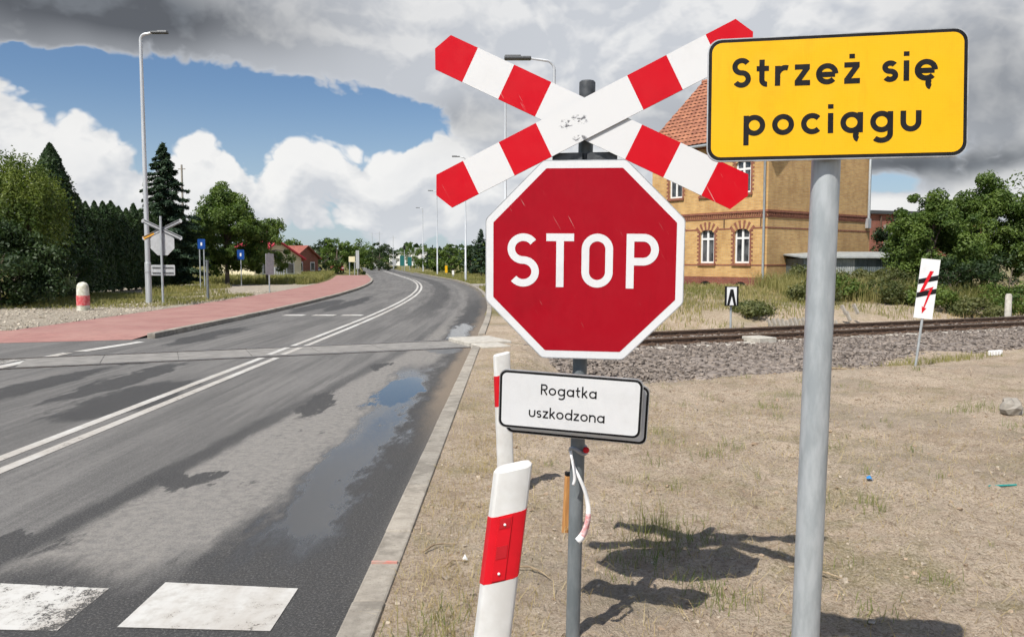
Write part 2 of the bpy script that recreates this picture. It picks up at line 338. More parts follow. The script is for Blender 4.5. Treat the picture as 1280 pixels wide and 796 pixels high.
# soil
def soil_mat():
    m_, T, b, o = new_mat('soil'); v = T.n('ShaderNodeNewGeometry').outputs['Position']; x, y, z = T.sep(v)
    wp = T.vm('ADD', v, T.vm('MULTIPLY', T.noise(v, .8, 4, .6, col=True), (1.2, 1.2, 0)))
    a = T.mapr(T.noise(v, .55, 6, .62), .38, .64); c = T.mapr(T.noise(v, 6, 9, .72), .32, .68); f = T.noise(v, 60, 8, .75); g2 = T.noise(v, 240, 3, .7)
    sand = T.mix(a, (.43, .33, .24), (.56, .45, .34)); sand = T.mix(T.m('MULTIPLY', c, .7), sand, (.62, .52, .405))
    sand = T.mix(T.mapr(f, .46, .62, 0, .75), sand, (.22, .155, .10)); sand = T.mix(T.mapr(g2, .52, .68, 0, .6), sand, (.64, .55, .44)); sand = T.mix(T.mapr(T.noise(v, 17, 6, .75), .545, .65, 0, .75), sand, (.22, .16, .105))
    sand = T.mix(T.mapr(T.noise(v, 1.7, 7, .7), .5, .68, 0, .4), sand, (.30, .225, .15))
    grey = T.mix(c, (.32, .275, .22), (.50, .445, .36)); grey = T.mix(T.mapr(f, .45, .65, 0, .6), grey, (.2, .165, .125))
    grass = T.mix(c, (.13, .125, .045), (.25, .215, .09)); grass = T.mix(T.mapr(f, .4, .6, 0, .5), grass, (.09, .10, .03))
    wx, wy, wz = T.sep(wp)
    left = T.mapr(wx, -9.2, -8.4, 1, 0)                                   # west of the road: gravel, then grass
    col = T.mix(left, sand, grey)
    gl = T.m('MULTIPLY', T.mapr(wx, -16.2, -14.2, 1, 0), T.mapr(wy, 27.5, 30, 0, 1))
    gl = T.m('MAXIMUM', gl, T.m('MULTIPLY', T.mapr(wx, -13.6, -12.6, 1, 0), T.m('MULTIPLY', T.mapr(wy, 28.5, 30.5, 0, 1), T.mapr(wy, 37, 40, 1, 0))))
    gl = T.m('MULTIPLY', gl, T.m('SUBTRACT', 1, T.m('MULTIPLY', T.m('MULTIPLY', T.mapr(wy, 40, 42, 0, 1), T.mapr(wy, 58, 62, 1, 0)), T.mapr(wx, -30, -27, 0, 1))))
    far = T.mapr(wy, 58, 66, 0, 1)
    gl = T.m('MAXIMUM', gl, T.m('MULTIPLY', left, far))
    ts = T.m('ADD', T.m('MULTIPLY', T.m('ADD', wx, 2.1), -.4027), T.m('MULTIPLY', T.m('SUBTRACT', wy, 15.2), .9153))
    right_far = T.m('MULTIPLY', T.mapr(ts, 5.0, 10, 0, 1), T.mapr(wx, -3.5, -2, 0, 1))
    gl = T.m('MAXIMUM', gl, T.m('MULTIPLY', right_far, T.mapr(T.noise(v, .5, 5, .6), .36, .55, .25, 1)))
    gl = T.m('MAXIMUM', gl, T.m('MULTIPLY', T.m('MULTIPLY', T.mapr(wy, 26, 34, 0, 1), T.mapr(wx, 6.5, 4, 0, 1)), T.m('SUBTRACT', 1, left)))
    gl = T.m('MULTIPLY', gl, T.m('MAXIMUM', T.m('MAXIMUM', far, left), T.mapr(wx, -40, -30, 0, 1)))
    col = T.mix(gl, col, grass)
    # dry mossy patches in the near soil
    pt = T.m('MULTIPLY', T.mapr(T.noise(v, .75, 6, .75), .50, .62), T.m('SUBTRACT', 1, left)); col = T.mix(T.m('MULTIPLY', pt, T.mapr(f, .35, .6, .2, .7)), col, (.22, .19, .085)); col = T.mix(T.m('MULTIPLY', T.mapr(T.noise(v, .38, 4, .6), .52, .62, 0, .5), T.m('SUBTRACT', 1, left)), col, (.36, .30, .24))
    T.put(b.inputs['Base Color'], col); b.inputs['Roughness'].default_value = .97; b.inputs['Specular IOR Level'].default_value = .15
    h = T.m('ADD', T.m('MULTIPLY', T.noise(v, 22, 10, .75), .7), T.m('MULTIPLY', T.noise(v, 110, 4, .7), .3)); bump(T, b, h, 1.0, .055)
    return m_
soil_mat()

# asphalt
def asphalt_mat():
    m_, T, b, o = new_mat('asphalt'); v = T.n('ShaderNodeUVMap').outputs[0]; x, y, z = T.sep(v)       # x: offset from the road's axis, y: metres along
    X = T.m('SUBTRACT', x, 4.3)
    wa = T.m('MULTIPLY', T.m('SUBTRACT', T.noise(T.vm('MULTIPLY', v, (1, .28, 1)), 1.6, 6, .72), .5), .95)
    wb = T.m('MULTIPLY', T.m('SUBTRACT', T.noise(T.vm('MULTIPLY', v, (1, .3, 1)), 5, 6, .7), .5), .45)
    Xw = T.m('ADD', X, T.m('ADD', wa, wb)); Yw = T.m('ADD', y, T.m('MULTIPLY', wa, 2.2))
    fine = T.noise(v, 75, 5, .85); mid = T.noise(v, 14, 8, .7); big = T.noise(T.vm('MULTIPLY', v, (1, .22, 1)), .9, 6, .6)
    base = T.mix(T.mapr(big, .36, .64), (.135, .130, .124), (.19, .182, .172))
    base = T.mix(T.mapr(mid, .42, .66, 0, .4), base, (.09, .087, .084)); streak = T.noise(T.vm('MULTIPLY', v, (9, .25, 1)), 1.0, 4, .65); base = T.mix(T.mapr(streak, .48, .66, 0, .4), base, (.085, .083, .08)); base = T.mix(T.mapr(streak, .48, .34, 0, .3), base, (.24, .23, .215)); band = T.noise(T.vm('MULTIPLY', v, (2.1, .085, 1)), 1.0, 3, .6); base = T.mix(T.mapr(band, .51, .58, 0, .42), base, (.082, .08, .077))
    # dusty strip between the seam and the wet lane edge
    seam = T.m('ADD', -3.25, T.m('MULTIPLY', y, .078)); seam = T.m('MINIMUM', seam, -2.0)
    edge = T.m('ADD', -2.32, T.m('MULTIPLY', y, .105)); edge = T.m('MINIMUM', edge, -1.22)
    dusty = T.m('MULTIPLY', T.mapr(T.m('SUBTRACT', T.m('ADD', X, T.m('MULTIPLY', wb, .3)), seam), .02, .2), T.mapr(T.m('SUBTRACT', Xw, edge), -.22, .1, 1, 0))
    dusty = T.m('MULTIPLY', dusty, T.m('MULTIPLY', T.mapr(Yw, 4.0, 4.5), T.mapr(Yw, 18, 26, 1, .25)))
    base = T.mix(T.m('MULTIPLY', dusty, T.mapr(mid, .36, .60, .35, 1)), base, (.25, .234, .213))
    # dark streaks: the seam, damp patches
    sd = T.m('ABSOLUTE', T.m('SUBTRACT', T.m('ADD', X, T.m('MULTIPLY', wb, .55)), T.m('SUBTRACT', seam, .02)))
    seamk = T.m('MULTIPLY', T.mapr(sd, .05, .17, 1, 0), T.m('MULTIPLY', T.mapr(y, 3, 14, 1, .5), T.mapr(y, 14, 34, 1, .0)))
    def blob(cx, cy, rx, ry, a=.7, b2=1.25):
        qx = T.m('MULTIPLY', T.m('SUBTRACT', Xw, cx), 1 / rx); qy = T.m('MULTIPLY', T.m('SUBTRACT', Yw, cy), 1 / ry)
        return T.mapr(T.m('ADD', T.m('MULTIPLY', qx, qx), T.m('MULTIPLY', qy, qy)), a, b2, 1, 0)
    damp = seamk
    for q in ((-4.75, 9.9, .55, 1.5), (-5.6, 11.4, .28, 2.0), (-2.3, 9.6, .2, 1.0), (-2.62, 6.1, .26, .22), (-6.55, 11.0, .32, 1.7), (-7.0, 18.3, .35, 2.4), (-7.2, 31, .5, 5), (-6.3, 33, .4, 6), (-2.2, 12.8, .15, .5), (-3.2, 4.65, .5, .18), (-6.9, 13.3, .8, .35), (-5.2, 14.3, .6, .25)):
        damp = T.m('MAXIMUM', damp, blob(*q))
    spots = T.m('MULTIPLY', T.mapr(T.noise(T.vm('MULTIPLY', v, (1, .5, 1)), 3.2, 6, .7), .63, .69), dusty); damp = T.m('MAXIMUM', damp, T.m('MULTIPLY', spots, .8))
    rightw = T.m('MULTIPLY', T.mapr(T.m('SUBTRACT', Xw, edge), -.12, .2), T.m('MULTIPLY', T.mapr(Yw, 15, 17.5, 1, .0), T.mapr(X, -.9, -.76, 1, .7)))
    rightw = T.m('MAXIMUM', rightw, T.m('MULTIPLY', T.mapr(Xw, -1.7, -1.45), T.m('MULTIPLY', T.mapr(Yw, 16, 17.5), T.mapr(Yw, 26, 46, 1, .35))))
    near = T.mapr(Yw, 3.9, 4.6, 1, 0)
    damp = T.m('MAXIMUM', T.m('MAXIMUM', damp, rightw), near)
    damp = T.m('MAXIMUM', damp, T.m('MULTIPLY', T.mapr(Yw, 20, 30), T.m('MULTIPLY', T.mapr(T.m('ABSOLUTE', T.m('SUBTRACT', Xw, -2.9)), .3, .6, 1, 0), .75)))
    damp = T.m('MULTIPLY', damp, T.mapr(mid, .25, .6, .72, 1))
    base = T.mix(damp, base, T.mix(T.mapr(mid, .35, .65), (.033, .033, .034), (.055, .053, .051)))
    # dirt washed against the kerb
    dirt = T.m('MULTIPLY', T.mapr(T.m('ADD', X, T.m('MULTIPLY', T.m('ADD', wa, wb), .55)), -1.12, -.86), T.m('MULTIPLY', T.mapr(y, 6.5, 10.5), T.mapr(y, 20, 30, 1, .3)))
    base = T.mix(T.m('MULTIPLY', dirt, .85), base, (.23, .18, .13))
    base = T.mix(T.mapr(fine, .5, .66, 0, .5), base, (.30, .29, .275)); base = T.mix(T.mapr(fine, .5, .34, 0, .55), base, (.025, .025, .025))
    # standing water
    pc = T.m('ADD', -1.40, T.m('MULTIPLY', T.m('SUBTRACT', y, 6), -.012))
    pw = T.m('MULTIPLY', T.mapr(T.m('ABSOLUTE', T.m('SUBTRACT', Xw, pc)), .16, .36, 1, 0), T.m('MULTIPLY', T.mapr(Yw, 4.2, 5.0), T.mapr(Yw, 12.2, 13.6, 1, 0)))
    pool = T.m('MAXIMUM', blob(-1.5, 10.4, .33, 1.5, .55, 1.1), T.m('MULTIPLY', pw, .8))
    pool = T.m('MAXIMUM', pool, T.m('MULTIPLY', blob(-1.25, 19.5, .28, 2.6), .75))
    pool = T.m('MAXIMUM', pool, T.m('MULTIPLY', blob(-1.3, 15.2, .35, .6), .6))
    pool = T.m('MULTIPLY', pool, T.m('SUBTRACT', 1, dirt))
    T.put(b.inputs['Base Color'], T.mix(pool, base, (.045, .045, .046)))
    rough = T.m('SUBTRACT', T.m('SUBTRACT', .92, T.m('MULTIPLY', damp, .16)), T.m('MULTIPLY', pool, .84)); T.put(b.inputs['Roughness'], T.m('MAXIMUM', rough, .03))
    T.put(b.inputs['Specular IOR Level'], T.mapr(pool, 0, 1, .28, .8))
    bn = T.n('ShaderNodeBump'); T.put(bn.inputs['Height'], T.m('ADD', T.m('MULTIPLY', fine, .5), T.m('MULTIPLY', mid, .5))); bn.inputs['Distance'].default_value = .008
    T.put(bn.inputs['Strength'], T.m('MULTIPLY', T.m('SUBTRACT', 1, T.mapr(pool, .3, .9)), .7)); T.put(b.inputs['Normal'], bn.outputs[0])
    return m_
asphalt_mat()
def worn_paint(name, amount=.5, thr=.56):
    m_, T, b, o = new_mat(name); v = T.n('ShaderNodeNewGeometry').outputs['Position']
    n_ = T.noise(v, 9, 9, .72); n2 = T.noise(v, 90, 4, .8); n3 = T.noise(T.vm('MULTIPLY', v, (1, .3, 1)), 2.0, 5, .6)
    c = T.mix(T.mapr(n_, .4, .7), (.56, .55, .52), (.44, .42, .385)); c = T.mix(T.mapr(n3, .42, .62, 0, .6), c, (.36, .32, .275))
    T.put(b.inputs['Base Color'], c); b.inputs['Roughness'].default_value = .8; bump(T, b, n2, .4, .004)
    tr = T.n('ShaderNodeBsdfTransparent'); mx = T.n('ShaderNodeMixShader')
    hole = T.m('MULTIPLY', T.mapr(T.m('ADD', T.m('MULTIPLY', n_, .35), T.m('ADD', T.m('MULTIPLY', n2, .3), T.m('MULTIPLY', n3, .35))), thr, thr + .05), amount)
    T.put(mx.inputs[0], hole); m_.node_tree.links.new(b.outputs[0], mx.inputs[1]); m_.node_tree.links.new(tr.outputs[0], mx.inputs[2]); m_.node_tree.links.new(mx.outputs[0], o.inputs[0])
    return m_
worn_paint('road_paint', .75, .555); worn_paint('road_paint_worn', .9, .495); worn_paint('road_paint_line', .6, .58)
def pavers_mat():
    m_, T, b, o = new_mat('red_pavers'); v = T.n('ShaderNodeNewGeometry').outputs['Position']
    br = T.n('ShaderNodeTexBrick'); T.put(br.inputs['Vector'], v); br.inputs['Scale'].default_value = 1; br.inputs['Brick Width'].default_value = .2; br.inputs['Row Height'].default_value = .1; br.inputs['Mortar Size'].default_value = .004
    br.inputs['Color1'].default_value = (.36, .175, .152, 1); br.inputs['Color2'].default_value = (.29, .14, .123, 1); br.inputs['Mortar'].default_value = (.2, .12, .1, 1)
    n_ = T.mapr(T.noise(v, .8, 7, .65), .35, .7, 0, .55)
    T.put(b.inputs['Base Color'], T.mix(n_, br.outputs[0], (.40, .24, .20))); b.inputs['Roughness'].default_value = .9
    return m_
pavers_mat()

# ------------------------------------------------------------------ layout of road and track
def cx(Y):
    Y = np.asarray(Y, float); q = np.clip(Y - 20, 0, 58)
    return -4.3 - .0017 * q * q - .1972 * np.maximum(Y - 78, 0)
def axis(Y, t):
    """point at lateral offset t (to the right) from the road's axis"""
    d = (cx(Y + .5) - cx(Y - .5)); l = math.hypot(d, 1)
    return float(cx(Y) + t / l), float(Y - t * d / l)
TA = math.atan(.44); TD = (math.cos(TA), math.sin(TA)); TN = (-math.sin(TA), math.cos(TA)); T0 = (-2.1, 15.2)
def trk(t, s): return T0[0] + TD[0] * t + TN[0] * s, T0[1] + TD[1] * t + TN[1] * s     # t along the track, s across (0 = near rail, 1.505 = far rail)
def track_s(X, Y): return (X - T0[0]) * TN[0] + (Y - T0[1]) * TN[1]
def ground_z(X, Y, rough=True):
    X = np.asarray(X, float); Y = np.asarray(Y, float)
    s = track_s(X, Y); off = X - cx(Y)
    right = sst(off, 3.58, 3.66)
    dip = -.49 * sst(s, -6.3, -3.0) * (1 - sst(s, 4.2, 6.5)) * sst(X, .1, 1.3) * (1 - .22 * sst(X, 5.5, 9.5))
    rise = .47 * sst(s, 4.6, 12) * sst(X, 1.5, 6) * (1 - .8 * sst(Y, 60, 110))
    z = .055 + dip + rise
    if rough:
        near = 1 - sst(Y, 14, 30)
        z = z + (fbm(X * .55, Y * .55, 3) * .15 + (fbm(X * 3, Y * 3, 5) * .085 + (np.abs(fbm(X * 9 + 5, Y * 9, 3)) - .05) * .11) * near) * sst(off, 3.65, 4.3)
        z = z + fbm(X * .3 + 9, Y * .3, 3) * .12 * sst(-off, 8.5, 11)
    zl = np.where(s > 0, .06, -.02)
    z = np.where(off < -3.5, zl + (fbm(X * .3 + 9, Y * .3, 3) * .10 * sst(-off, 7.6, 10) if rough else 0), z)
    corridor = (off > -3.75) & (off < 3.6)
    return np.where(corridor | ((off <= -3.5) & (off > -7.7)), -.16, z)

def steps(*spec):
    out = []
    for a, b, d in spec: out += list(np.arange(a, b, d))
    return np.array(out)
gx = np.concatenate([-np.geomspace(2500, 30, 26), steps((-29, -12.2, .6), (-12.2, -7.6, .4), (-7.6, -.9, .7)), [-.745, -.70, -.66, -.625], steps((-.6, 4.2, .036), (4.2, 9, .06), (9, 26, .35)), np.geomspace(26, 2500, 30)])
gy = np.concatenate([-np.geomspace(600, 2, 14), steps((-1.5, 2.2, .4), (2.2, 8.5, .036), (8.5, 14, .055), (14, 25, .14), (25, 60, .5)), np.geomspace(60, 4000, 48)])
gx = np.unique(np.round(gx, 4)); gy = np.unique(np.round(gy, 4))
GX, GY = np.meshgrid(gx, gy); GZ = ground_z(GX, GY)
nx, ny = len(gx), len(gy); ii = (np.arange(ny - 1)[:, None] * nx + np.arange(nx - 1)[None]).ravel()
gf = np.stack([ii, ii + 1, ii + nx + 1, ii + nx], 1)
ground = link_mesh('ground', fast_mesh('ground', np.stack([GX, GY, GZ], -1), gf, np.full(len(gf), 4), MATS['soil'], True)); tag(ground, 'sandy bare ground with sparse grass around the crossing', kind='structure')
def gz(X, Y): return float(ground_z(X, Y))

def ribbon(name, ys, t0, t1, z, m_, parent=None, uv=True):
    co = []; uvs = []
    for Y in ys:
        for t in (t0, t1) if not callable(t0) else t0(Y):
            co.append((*axis(Y, t), z)); uvs.append((t, Y))
    n_ = len(ys); f = [(2*i, 2*i+1, 2*i+3, 2*i+2) for i in range(n_ - 1)]
    me = bpy.data.meshes.new(name); me.from_pydata(co, [], f); me.materials.append(m_); l = me.uv_layers.new(name='UVMap')
    for lp in me.loops: l.data[lp.index].uv = uvs[lp.vertex_index]
    return link_mesh(name, me, parent)
YS = list(np.arange(-30, 20, 2.0)) + list(np.arange(20, 240, 2.0))
road = ribbon('road', YS, -3.64, 3.56, 0.0, MATS['asphalt']); tag(road, 'patched grey asphalt road with damp streaks and a puddle', kind='structure')
apron = MB().slab([(-14.5, 9.2), (-7.94, 9.2), (-7.94, 18.8), (-9.2, 18.8), (-10.7, 16.6), (-14.5, 15.4)], -.2, -.004)
ap_o = apron.build('road_shoulder', MATS['asphalt']); ap_o.data.uv_layers.new(name='UVMap')
for lp in ap_o.data.loops:
    c_ = ap_o.data.vertices[lp.vertex_index].co; ap_o.data.uv_layers[0].data[lp.index].uv = (c_.x + 4.3 - 2, c_.y)
tag(ap_o, 'grey asphalt shoulder beside the road at the crossing', kind='structure')
# pavement
pav = []
for i, Y in enumerate(np.arange(18.4, 96, 1.6)): pav.append(Y)
pavement = ribbon('pavement', [float(q) for q in pav], -7.35, -3.79, .105, MATS['red_pavers']); tag(pavement, 'red paved footway along the left of the road', kind='structure')
pw = MB(); pw.add([(-16.6, 14.9, .0), (-10.7, 16.62, .0), (-8.3, 17.3, .0), (-8.1, 18.4, .108), (-11.6, 18.4, .108), (-16.6, 17.0, .06)], [(0, 1, 2, 3, 4, 5)]); pw.build('pavement_start', MATS['red_pavers'], pavement)
# edging stones at the far side of the footway
# kerbs: every stone a piece
def kerb_mat():
    m_, T, b, o = new_mat('kerb_concrete'); v = T.n('ShaderNodeNewGeometry').outputs['Position']; r = T.n('ShaderNodeObjectInfo').outputs['Random']
    c = T.mix(T.mapr(T.noise(v, 7, 5, .65), .35, .65), (.275, .25, .215), (.37, .34, .295)); c = T.mix(T.mapr(T.noise(v, 45, 5, .75), .52, .68, 0, .5), c, (.17, .15, .125)); c = T.mix(T.mapr(T.noise(v, 2.2, 4, .7), .56, .64, 0, .45), c, (.15, .135, .115))
    c = T.mix(r, T.mix(1.0, c, (.86, .86, .85), 'MULTIPLY'), T.mix(1.0, c, (1.12, 1.1, 1.07), 'MULTIPLY')); T.put(b.inputs['Base Color'], c); b.inputs['Roughness'].default_value = .93; b.inputs['Specular IOR Level'].default_value = .2
    bump(T, b, T.noise(v, 60, 5, .7), .6, .006)
kerb_mat()
def kerb_run(parent, y0, y1, tin, tout, h, material, first=None):
    Y = y0; k = 0
    while Y < y1:
        L = 1.0
        a = axis(Y + .005, tin); b = axis(Y + .005, tout); c = axis(Y + L - .005, tout); d = axis(Y + L - .005, tin)
        dz_ = random.uniform(-.005, .005)
        mb = MB(); lo = -.2; ch = .012
        poly = [a, b, c, d]
        mb.add([(p[0], p[1], lo) for p in poly] + [(p[0], p[1], h + dz_) for p in poly], [(0, 1, 5, 4), (1, 2, 6, 5), (2, 3, 7, 6), (3, 0, 4, 7), (4, 5, 6, 7)] if tout > tin else [(1, 0, 4, 5), (2, 1, 5, 6), (3, 2, 6, 7), (0, 3, 7, 4), (7, 6, 5, 4)])
        o = mb.build('kerb_stone', material, parent)
        if Y < 30: bevel(o, .012, 2)
        Y += L; k += 1
kerb_right = bpy.data.objects.new('right_kerb', None); C.objects.link(kerb_right); tag(kerb_right, 'pale concrete kerb beside the sandy verge', kind='structure')
kerb_run(kerb_right, .73, 15.7, 3.53, 3.69, .075, MATS['kerb_concrete']); kerb_run(kerb_right, 18.0, 120, 3.53, 3.69, .085, MATS['kerb_concrete'])
kerb_left = bpy.data.objects.new('left_kerb', None); C.objects.link(kerb_left); tag(kerb_left, 'concrete kerb below the red footway', kind='structure')
kerb_run(kerb_left, 17.6, 110, -3.62, -3.80, .115, MATS['kerb_concrete'])

mat('chalk_red', (.55, .22, .18), (.42, .30, .25), 30, .9)
mb = MB(); mb.slab([(-.762, 4.205), (-.622, 4.205), (-.622, 4.225), (-.762, 4.225)], .06, .0815); mb.build('red_paint_mark', MATS['chalk_red'], kerb_right)
# markings
markings = bpy.data.objects.new('road_markings', None); C.objects.link(markings); tag(markings, 'white painted lines and stop line blocks', kind='structure')
def mark_quad(name, pts, m_='road_paint', z=.004):
    me = bpy.data.meshes.new(name); me.from_pydata([(p[0], p[1], z) for p in pts], [], [(0, 1, 2, 3)]); me.materials.append(MATS[m_]); return link_mesh(name, me, markings)
for a, b in ((-30, 14.02), (14.40, 15.66), (16.02, 150)):
    ys = [a] + [y_ for y_ in np.arange(math.ceil(a), b, 2.0) if y_ > a] + [b]
    for t in (-.19, .07):
        ribbon('centre_line', [float(q) for q in ys], t, t + .12, .0125 if 14 < a < 15 else .004, MATS['road_paint_line'], markings)
for x0, x1, w in ((-1.84, -1.115, 'road_paint'), (-2.83, -2.10, 'road_paint_worn'), (-3.82, -3.09, 'road_paint_worn')):
    mark_quad('stop_block', [(x0, 3.60), (x1, 3.56), (x1, 4.04), (x0, 4.12)], w)
for x0, x1 in ((-7.25, -6.6), (-6.33, -5.62), (-5.4, -4.75)): mark_quad('stop_block', [(x0, 25.0), (x1, 25.0), (x1, 25.55), (x0, 25.55)], 'road_paint')
mark_quad('edge_line', [(-8.4, 12.4), (-8.15, 12.4), (-8.2, 14.8), (-8.4, 14.8)], 'road_paint'); mark_quad('edge_line', [(-8.32, 15.0), (-8.05, 15.0), (-7.78, 16.8), (-7.98, 16.9)], 'road_paint')
mark_quad('edge_line', [(-9.3, 13.1), (-8.5, 13.2), (-8.5, 14.0), (-9.0, 13.8)], 'road_paint_worn')

# ------------------------------------------------------------------ railway
railway = bpy.data.objects.new('railway_track', None); C.objects.link(railway); tag(railway, 'single rusty railway track crossing the road', kind='structure')
prof = [(-.036, 0), (.036, 0), (.036, -.035), (.010, -.05), (.010, -.125), (.07, -.14), (.07, -.155), (-.07, -.155), (-.07, -.14), (-.010, -.125), (-.010, -.05), (-.036, -.035)]
def rail(t0, t1, s, ztop):
    mb = MB(); n_ = len(prof); vs = []
    for t in (t0, t1):
        for p in prof: vs.append((*trk(t, s + p[0]), ztop + p[1]))
    mb.add(vs, [(i, (i + 1) % n_, (i + 1) % n_ + n_, i + n_) for i in range(n_)] + [tuple(range(n_ - 1, -1, -1)), tuple(range(n_, 2 * n_))])
    mb.mi[0] = 1; mb.build('rail', [MATS['rust_rail'], MATS['rail_top']], railway)
for s in (0, 1.505): rail(-30, 90, s, .010)
sl = None
for k, t in enumerate(np.arange(2.6, 60, .6)):
    if sl is None:
        mb = MB()
        mb.box((0, 0, -.09), (.25, 2.55, .2)); sl = mb.build('sleeper', MATS['concrete_light'], railway); bevel(sl, .02, 1); o = sl
        cl = MB(); cl.box((0, .10, .045), (.16, .08, .05)); cl.box((0, -.10, .045), (.16, .08, .05)); cl.tube([(0, .1, .06), (0, .1, .10)], .018, 6); cl.tube([(0, -.1, .06), (0, -.1, .10)], .018, 6)
        clme = cl.mesh('rail_clip', MATS['rust_rail'])
    else: o = sl.copy(); C.objects.link(o)
    o.location = (*trk(t, .7525), -.152 + random.uniform(-.006, .006)); o.rotation_euler = (0, 0, TA + random.uniform(-.01, .01)); o.parent = railway
    if k < 55:
        for s in (0, 1.505):
            c_ = link_mesh('rail_clip', clme, railway); c_.location = (*trk(t, s), -.15); c_.rotation_euler = (0, 0, TA)
# crossing panels between and beside the rails
t = -6.4
while t < 1.3:
    L = 1.22
    for s0, s1, zz in ((.115, 1.39, .006),):
        mb = MB(); mb.slab([trk(t + .006, s0), trk(t + L - .006, s0), trk(t + L - .006, s1), trk(t + .006, s1)], -.1, zz + random.uniform(-.001, .001)); mb.build('crossing_panel', MATS['panel'] if 'panel' in MATS else mat('panel', (.20, .19, .175), (.27, .255, .235), 4, .85, 0, .3, .004, detail=9), railway)
    t += L
mat('groove_shade', (.02, .019, .018), (.035, .03, .028), 10, .9)  # near-black: shade of the flangeway recesses painted onto flat strips
for s0, s1 in ((.037, .112), (1.393, 1.468), (-.07, -.037), (1.542, 1.575)):
    a, b = -7.2, 1.35
    mb = MB(); mb.slab([trk(a, s0), trk(b, s0), trk(b, s1), trk(a, s1)], -.05, .0045); mb.build('flangeway_shade_strip', MATS['groove_shade'], railway)
mb = MB(); mb.slab([trk(1.40, .14), trk(2.35, .14), trk(2.35, 1.36), trk(1.40, 1.36)], -.25, .085); bevel(mb.build('panel_end', MATS['concrete_light'], railway), .02)
mb = MB(); mb.slab([trk(1.36, -.75), trk(1.95, -.75), trk(1.95, -.1), trk(1.36, -.1)], -.25, .09); bevel(mb.build('panel_end', MATS['concrete_light'], railway), .02)
# ballast
prof_b = [(-3.0, -.44), (-1.75, -.21), (-.9, -.165), (2.4, -.165), (3.2, -.21), (4.4, -.44)]
def ballast(t0, t1):
    ts = np.arange(t0, t1 + .01, .5); co = []
    for t in ts:
        for i, (s, z) in enumerate(prof_b):
            w_ = .35 * (vnoise(np.array(t * .7), np.array(i * 3.1)) - .5) if i in (0, 5) else 0
            co.append((*trk(t, s + w_), z + .03 * (random.random() - .5)))
    n_ = len(prof_b); f = [(a * n_ + i, (a + 1) * n_ + i, (a + 1) * n_ + i + 1, a * n_ + i + 1) for a in range(len(ts) - 1) for i in range(n_ - 1)]
    me = fast_mesh('ballast_bed', co, np.array(f)[:, ::-1], np.full(len(f), 4), MATS['ballast_stone'], True); o = link_mesh('ballast_bed', me, railway); return o
ballast(1.7, 95)
def stones(name, pos, size, m_, parent=None, flat=.7):
    n_ = len(pos); base = np.array([(-1, -1, -1), (1, -1, -1), (1, 1, -1), (-1, 1, -1), (-1, -1, 1), (1, -1, 1), (1, 1, 1), (-1, 1, 1)], float) * .5
    v = base[None] * (1 + rng.uniform(-.42, .30, (n_, 8, 3))); v *= np.asarray(size)[:, None, None] * rng.uniform(.65, 1.2, (n_, 1, 3)) * np.array([1, 1, flat])
    a = rng.uniform(0, 6.28, n_); tl = rng.uniform(-.6, .6, n_); ca, sa, ct, st_ = np.cos(a)[:, None], np.sin(a)[:, None], np.cos(tl)[:, None], np.sin(tl)[:, None]
    X, Y, Z = v[..., 0], v[..., 1], v[..., 2]; Y, Z = Y * ct - Z * st_, Y * st_ + Z * ct; X, Y = X * ca - Y * sa, X * sa + Y * ca
    co = np.stack([X, Y, Z], -1) + np.asarray(pos)[:, None]
    f = np.array([(3, 2, 1, 0), (4, 5, 6, 7), (0, 1, 5, 4), (1, 2, 6, 5), (2, 3, 7, 6), (3, 0, 4, 7)])
    F_ = (np.arange(n_)[:, None, None] * 8 + f[None]).reshape(-1, 4)
    return link_mesh(name, fast_mesh(name, co, F_, np.full(len(F_), 4), m_), parent)
N = 26000
t = 1.8 + 46 * rng.random(N) ** 1.35; s = rng.uniform(-3.25, 3.4, N)
px, py = trk(t, s); zb = np.interp(s, [p[0] for p in prof_b], [p[1] for p in prof_b])
bs = stones('ballast_stones', np.stack([px, py, zb + rng.uniform(-.01, .03, N)], -1), rng.uniform(.04, .085, N), MATS['ballast_stone'], railway); bs['kind'] = 'stuff'

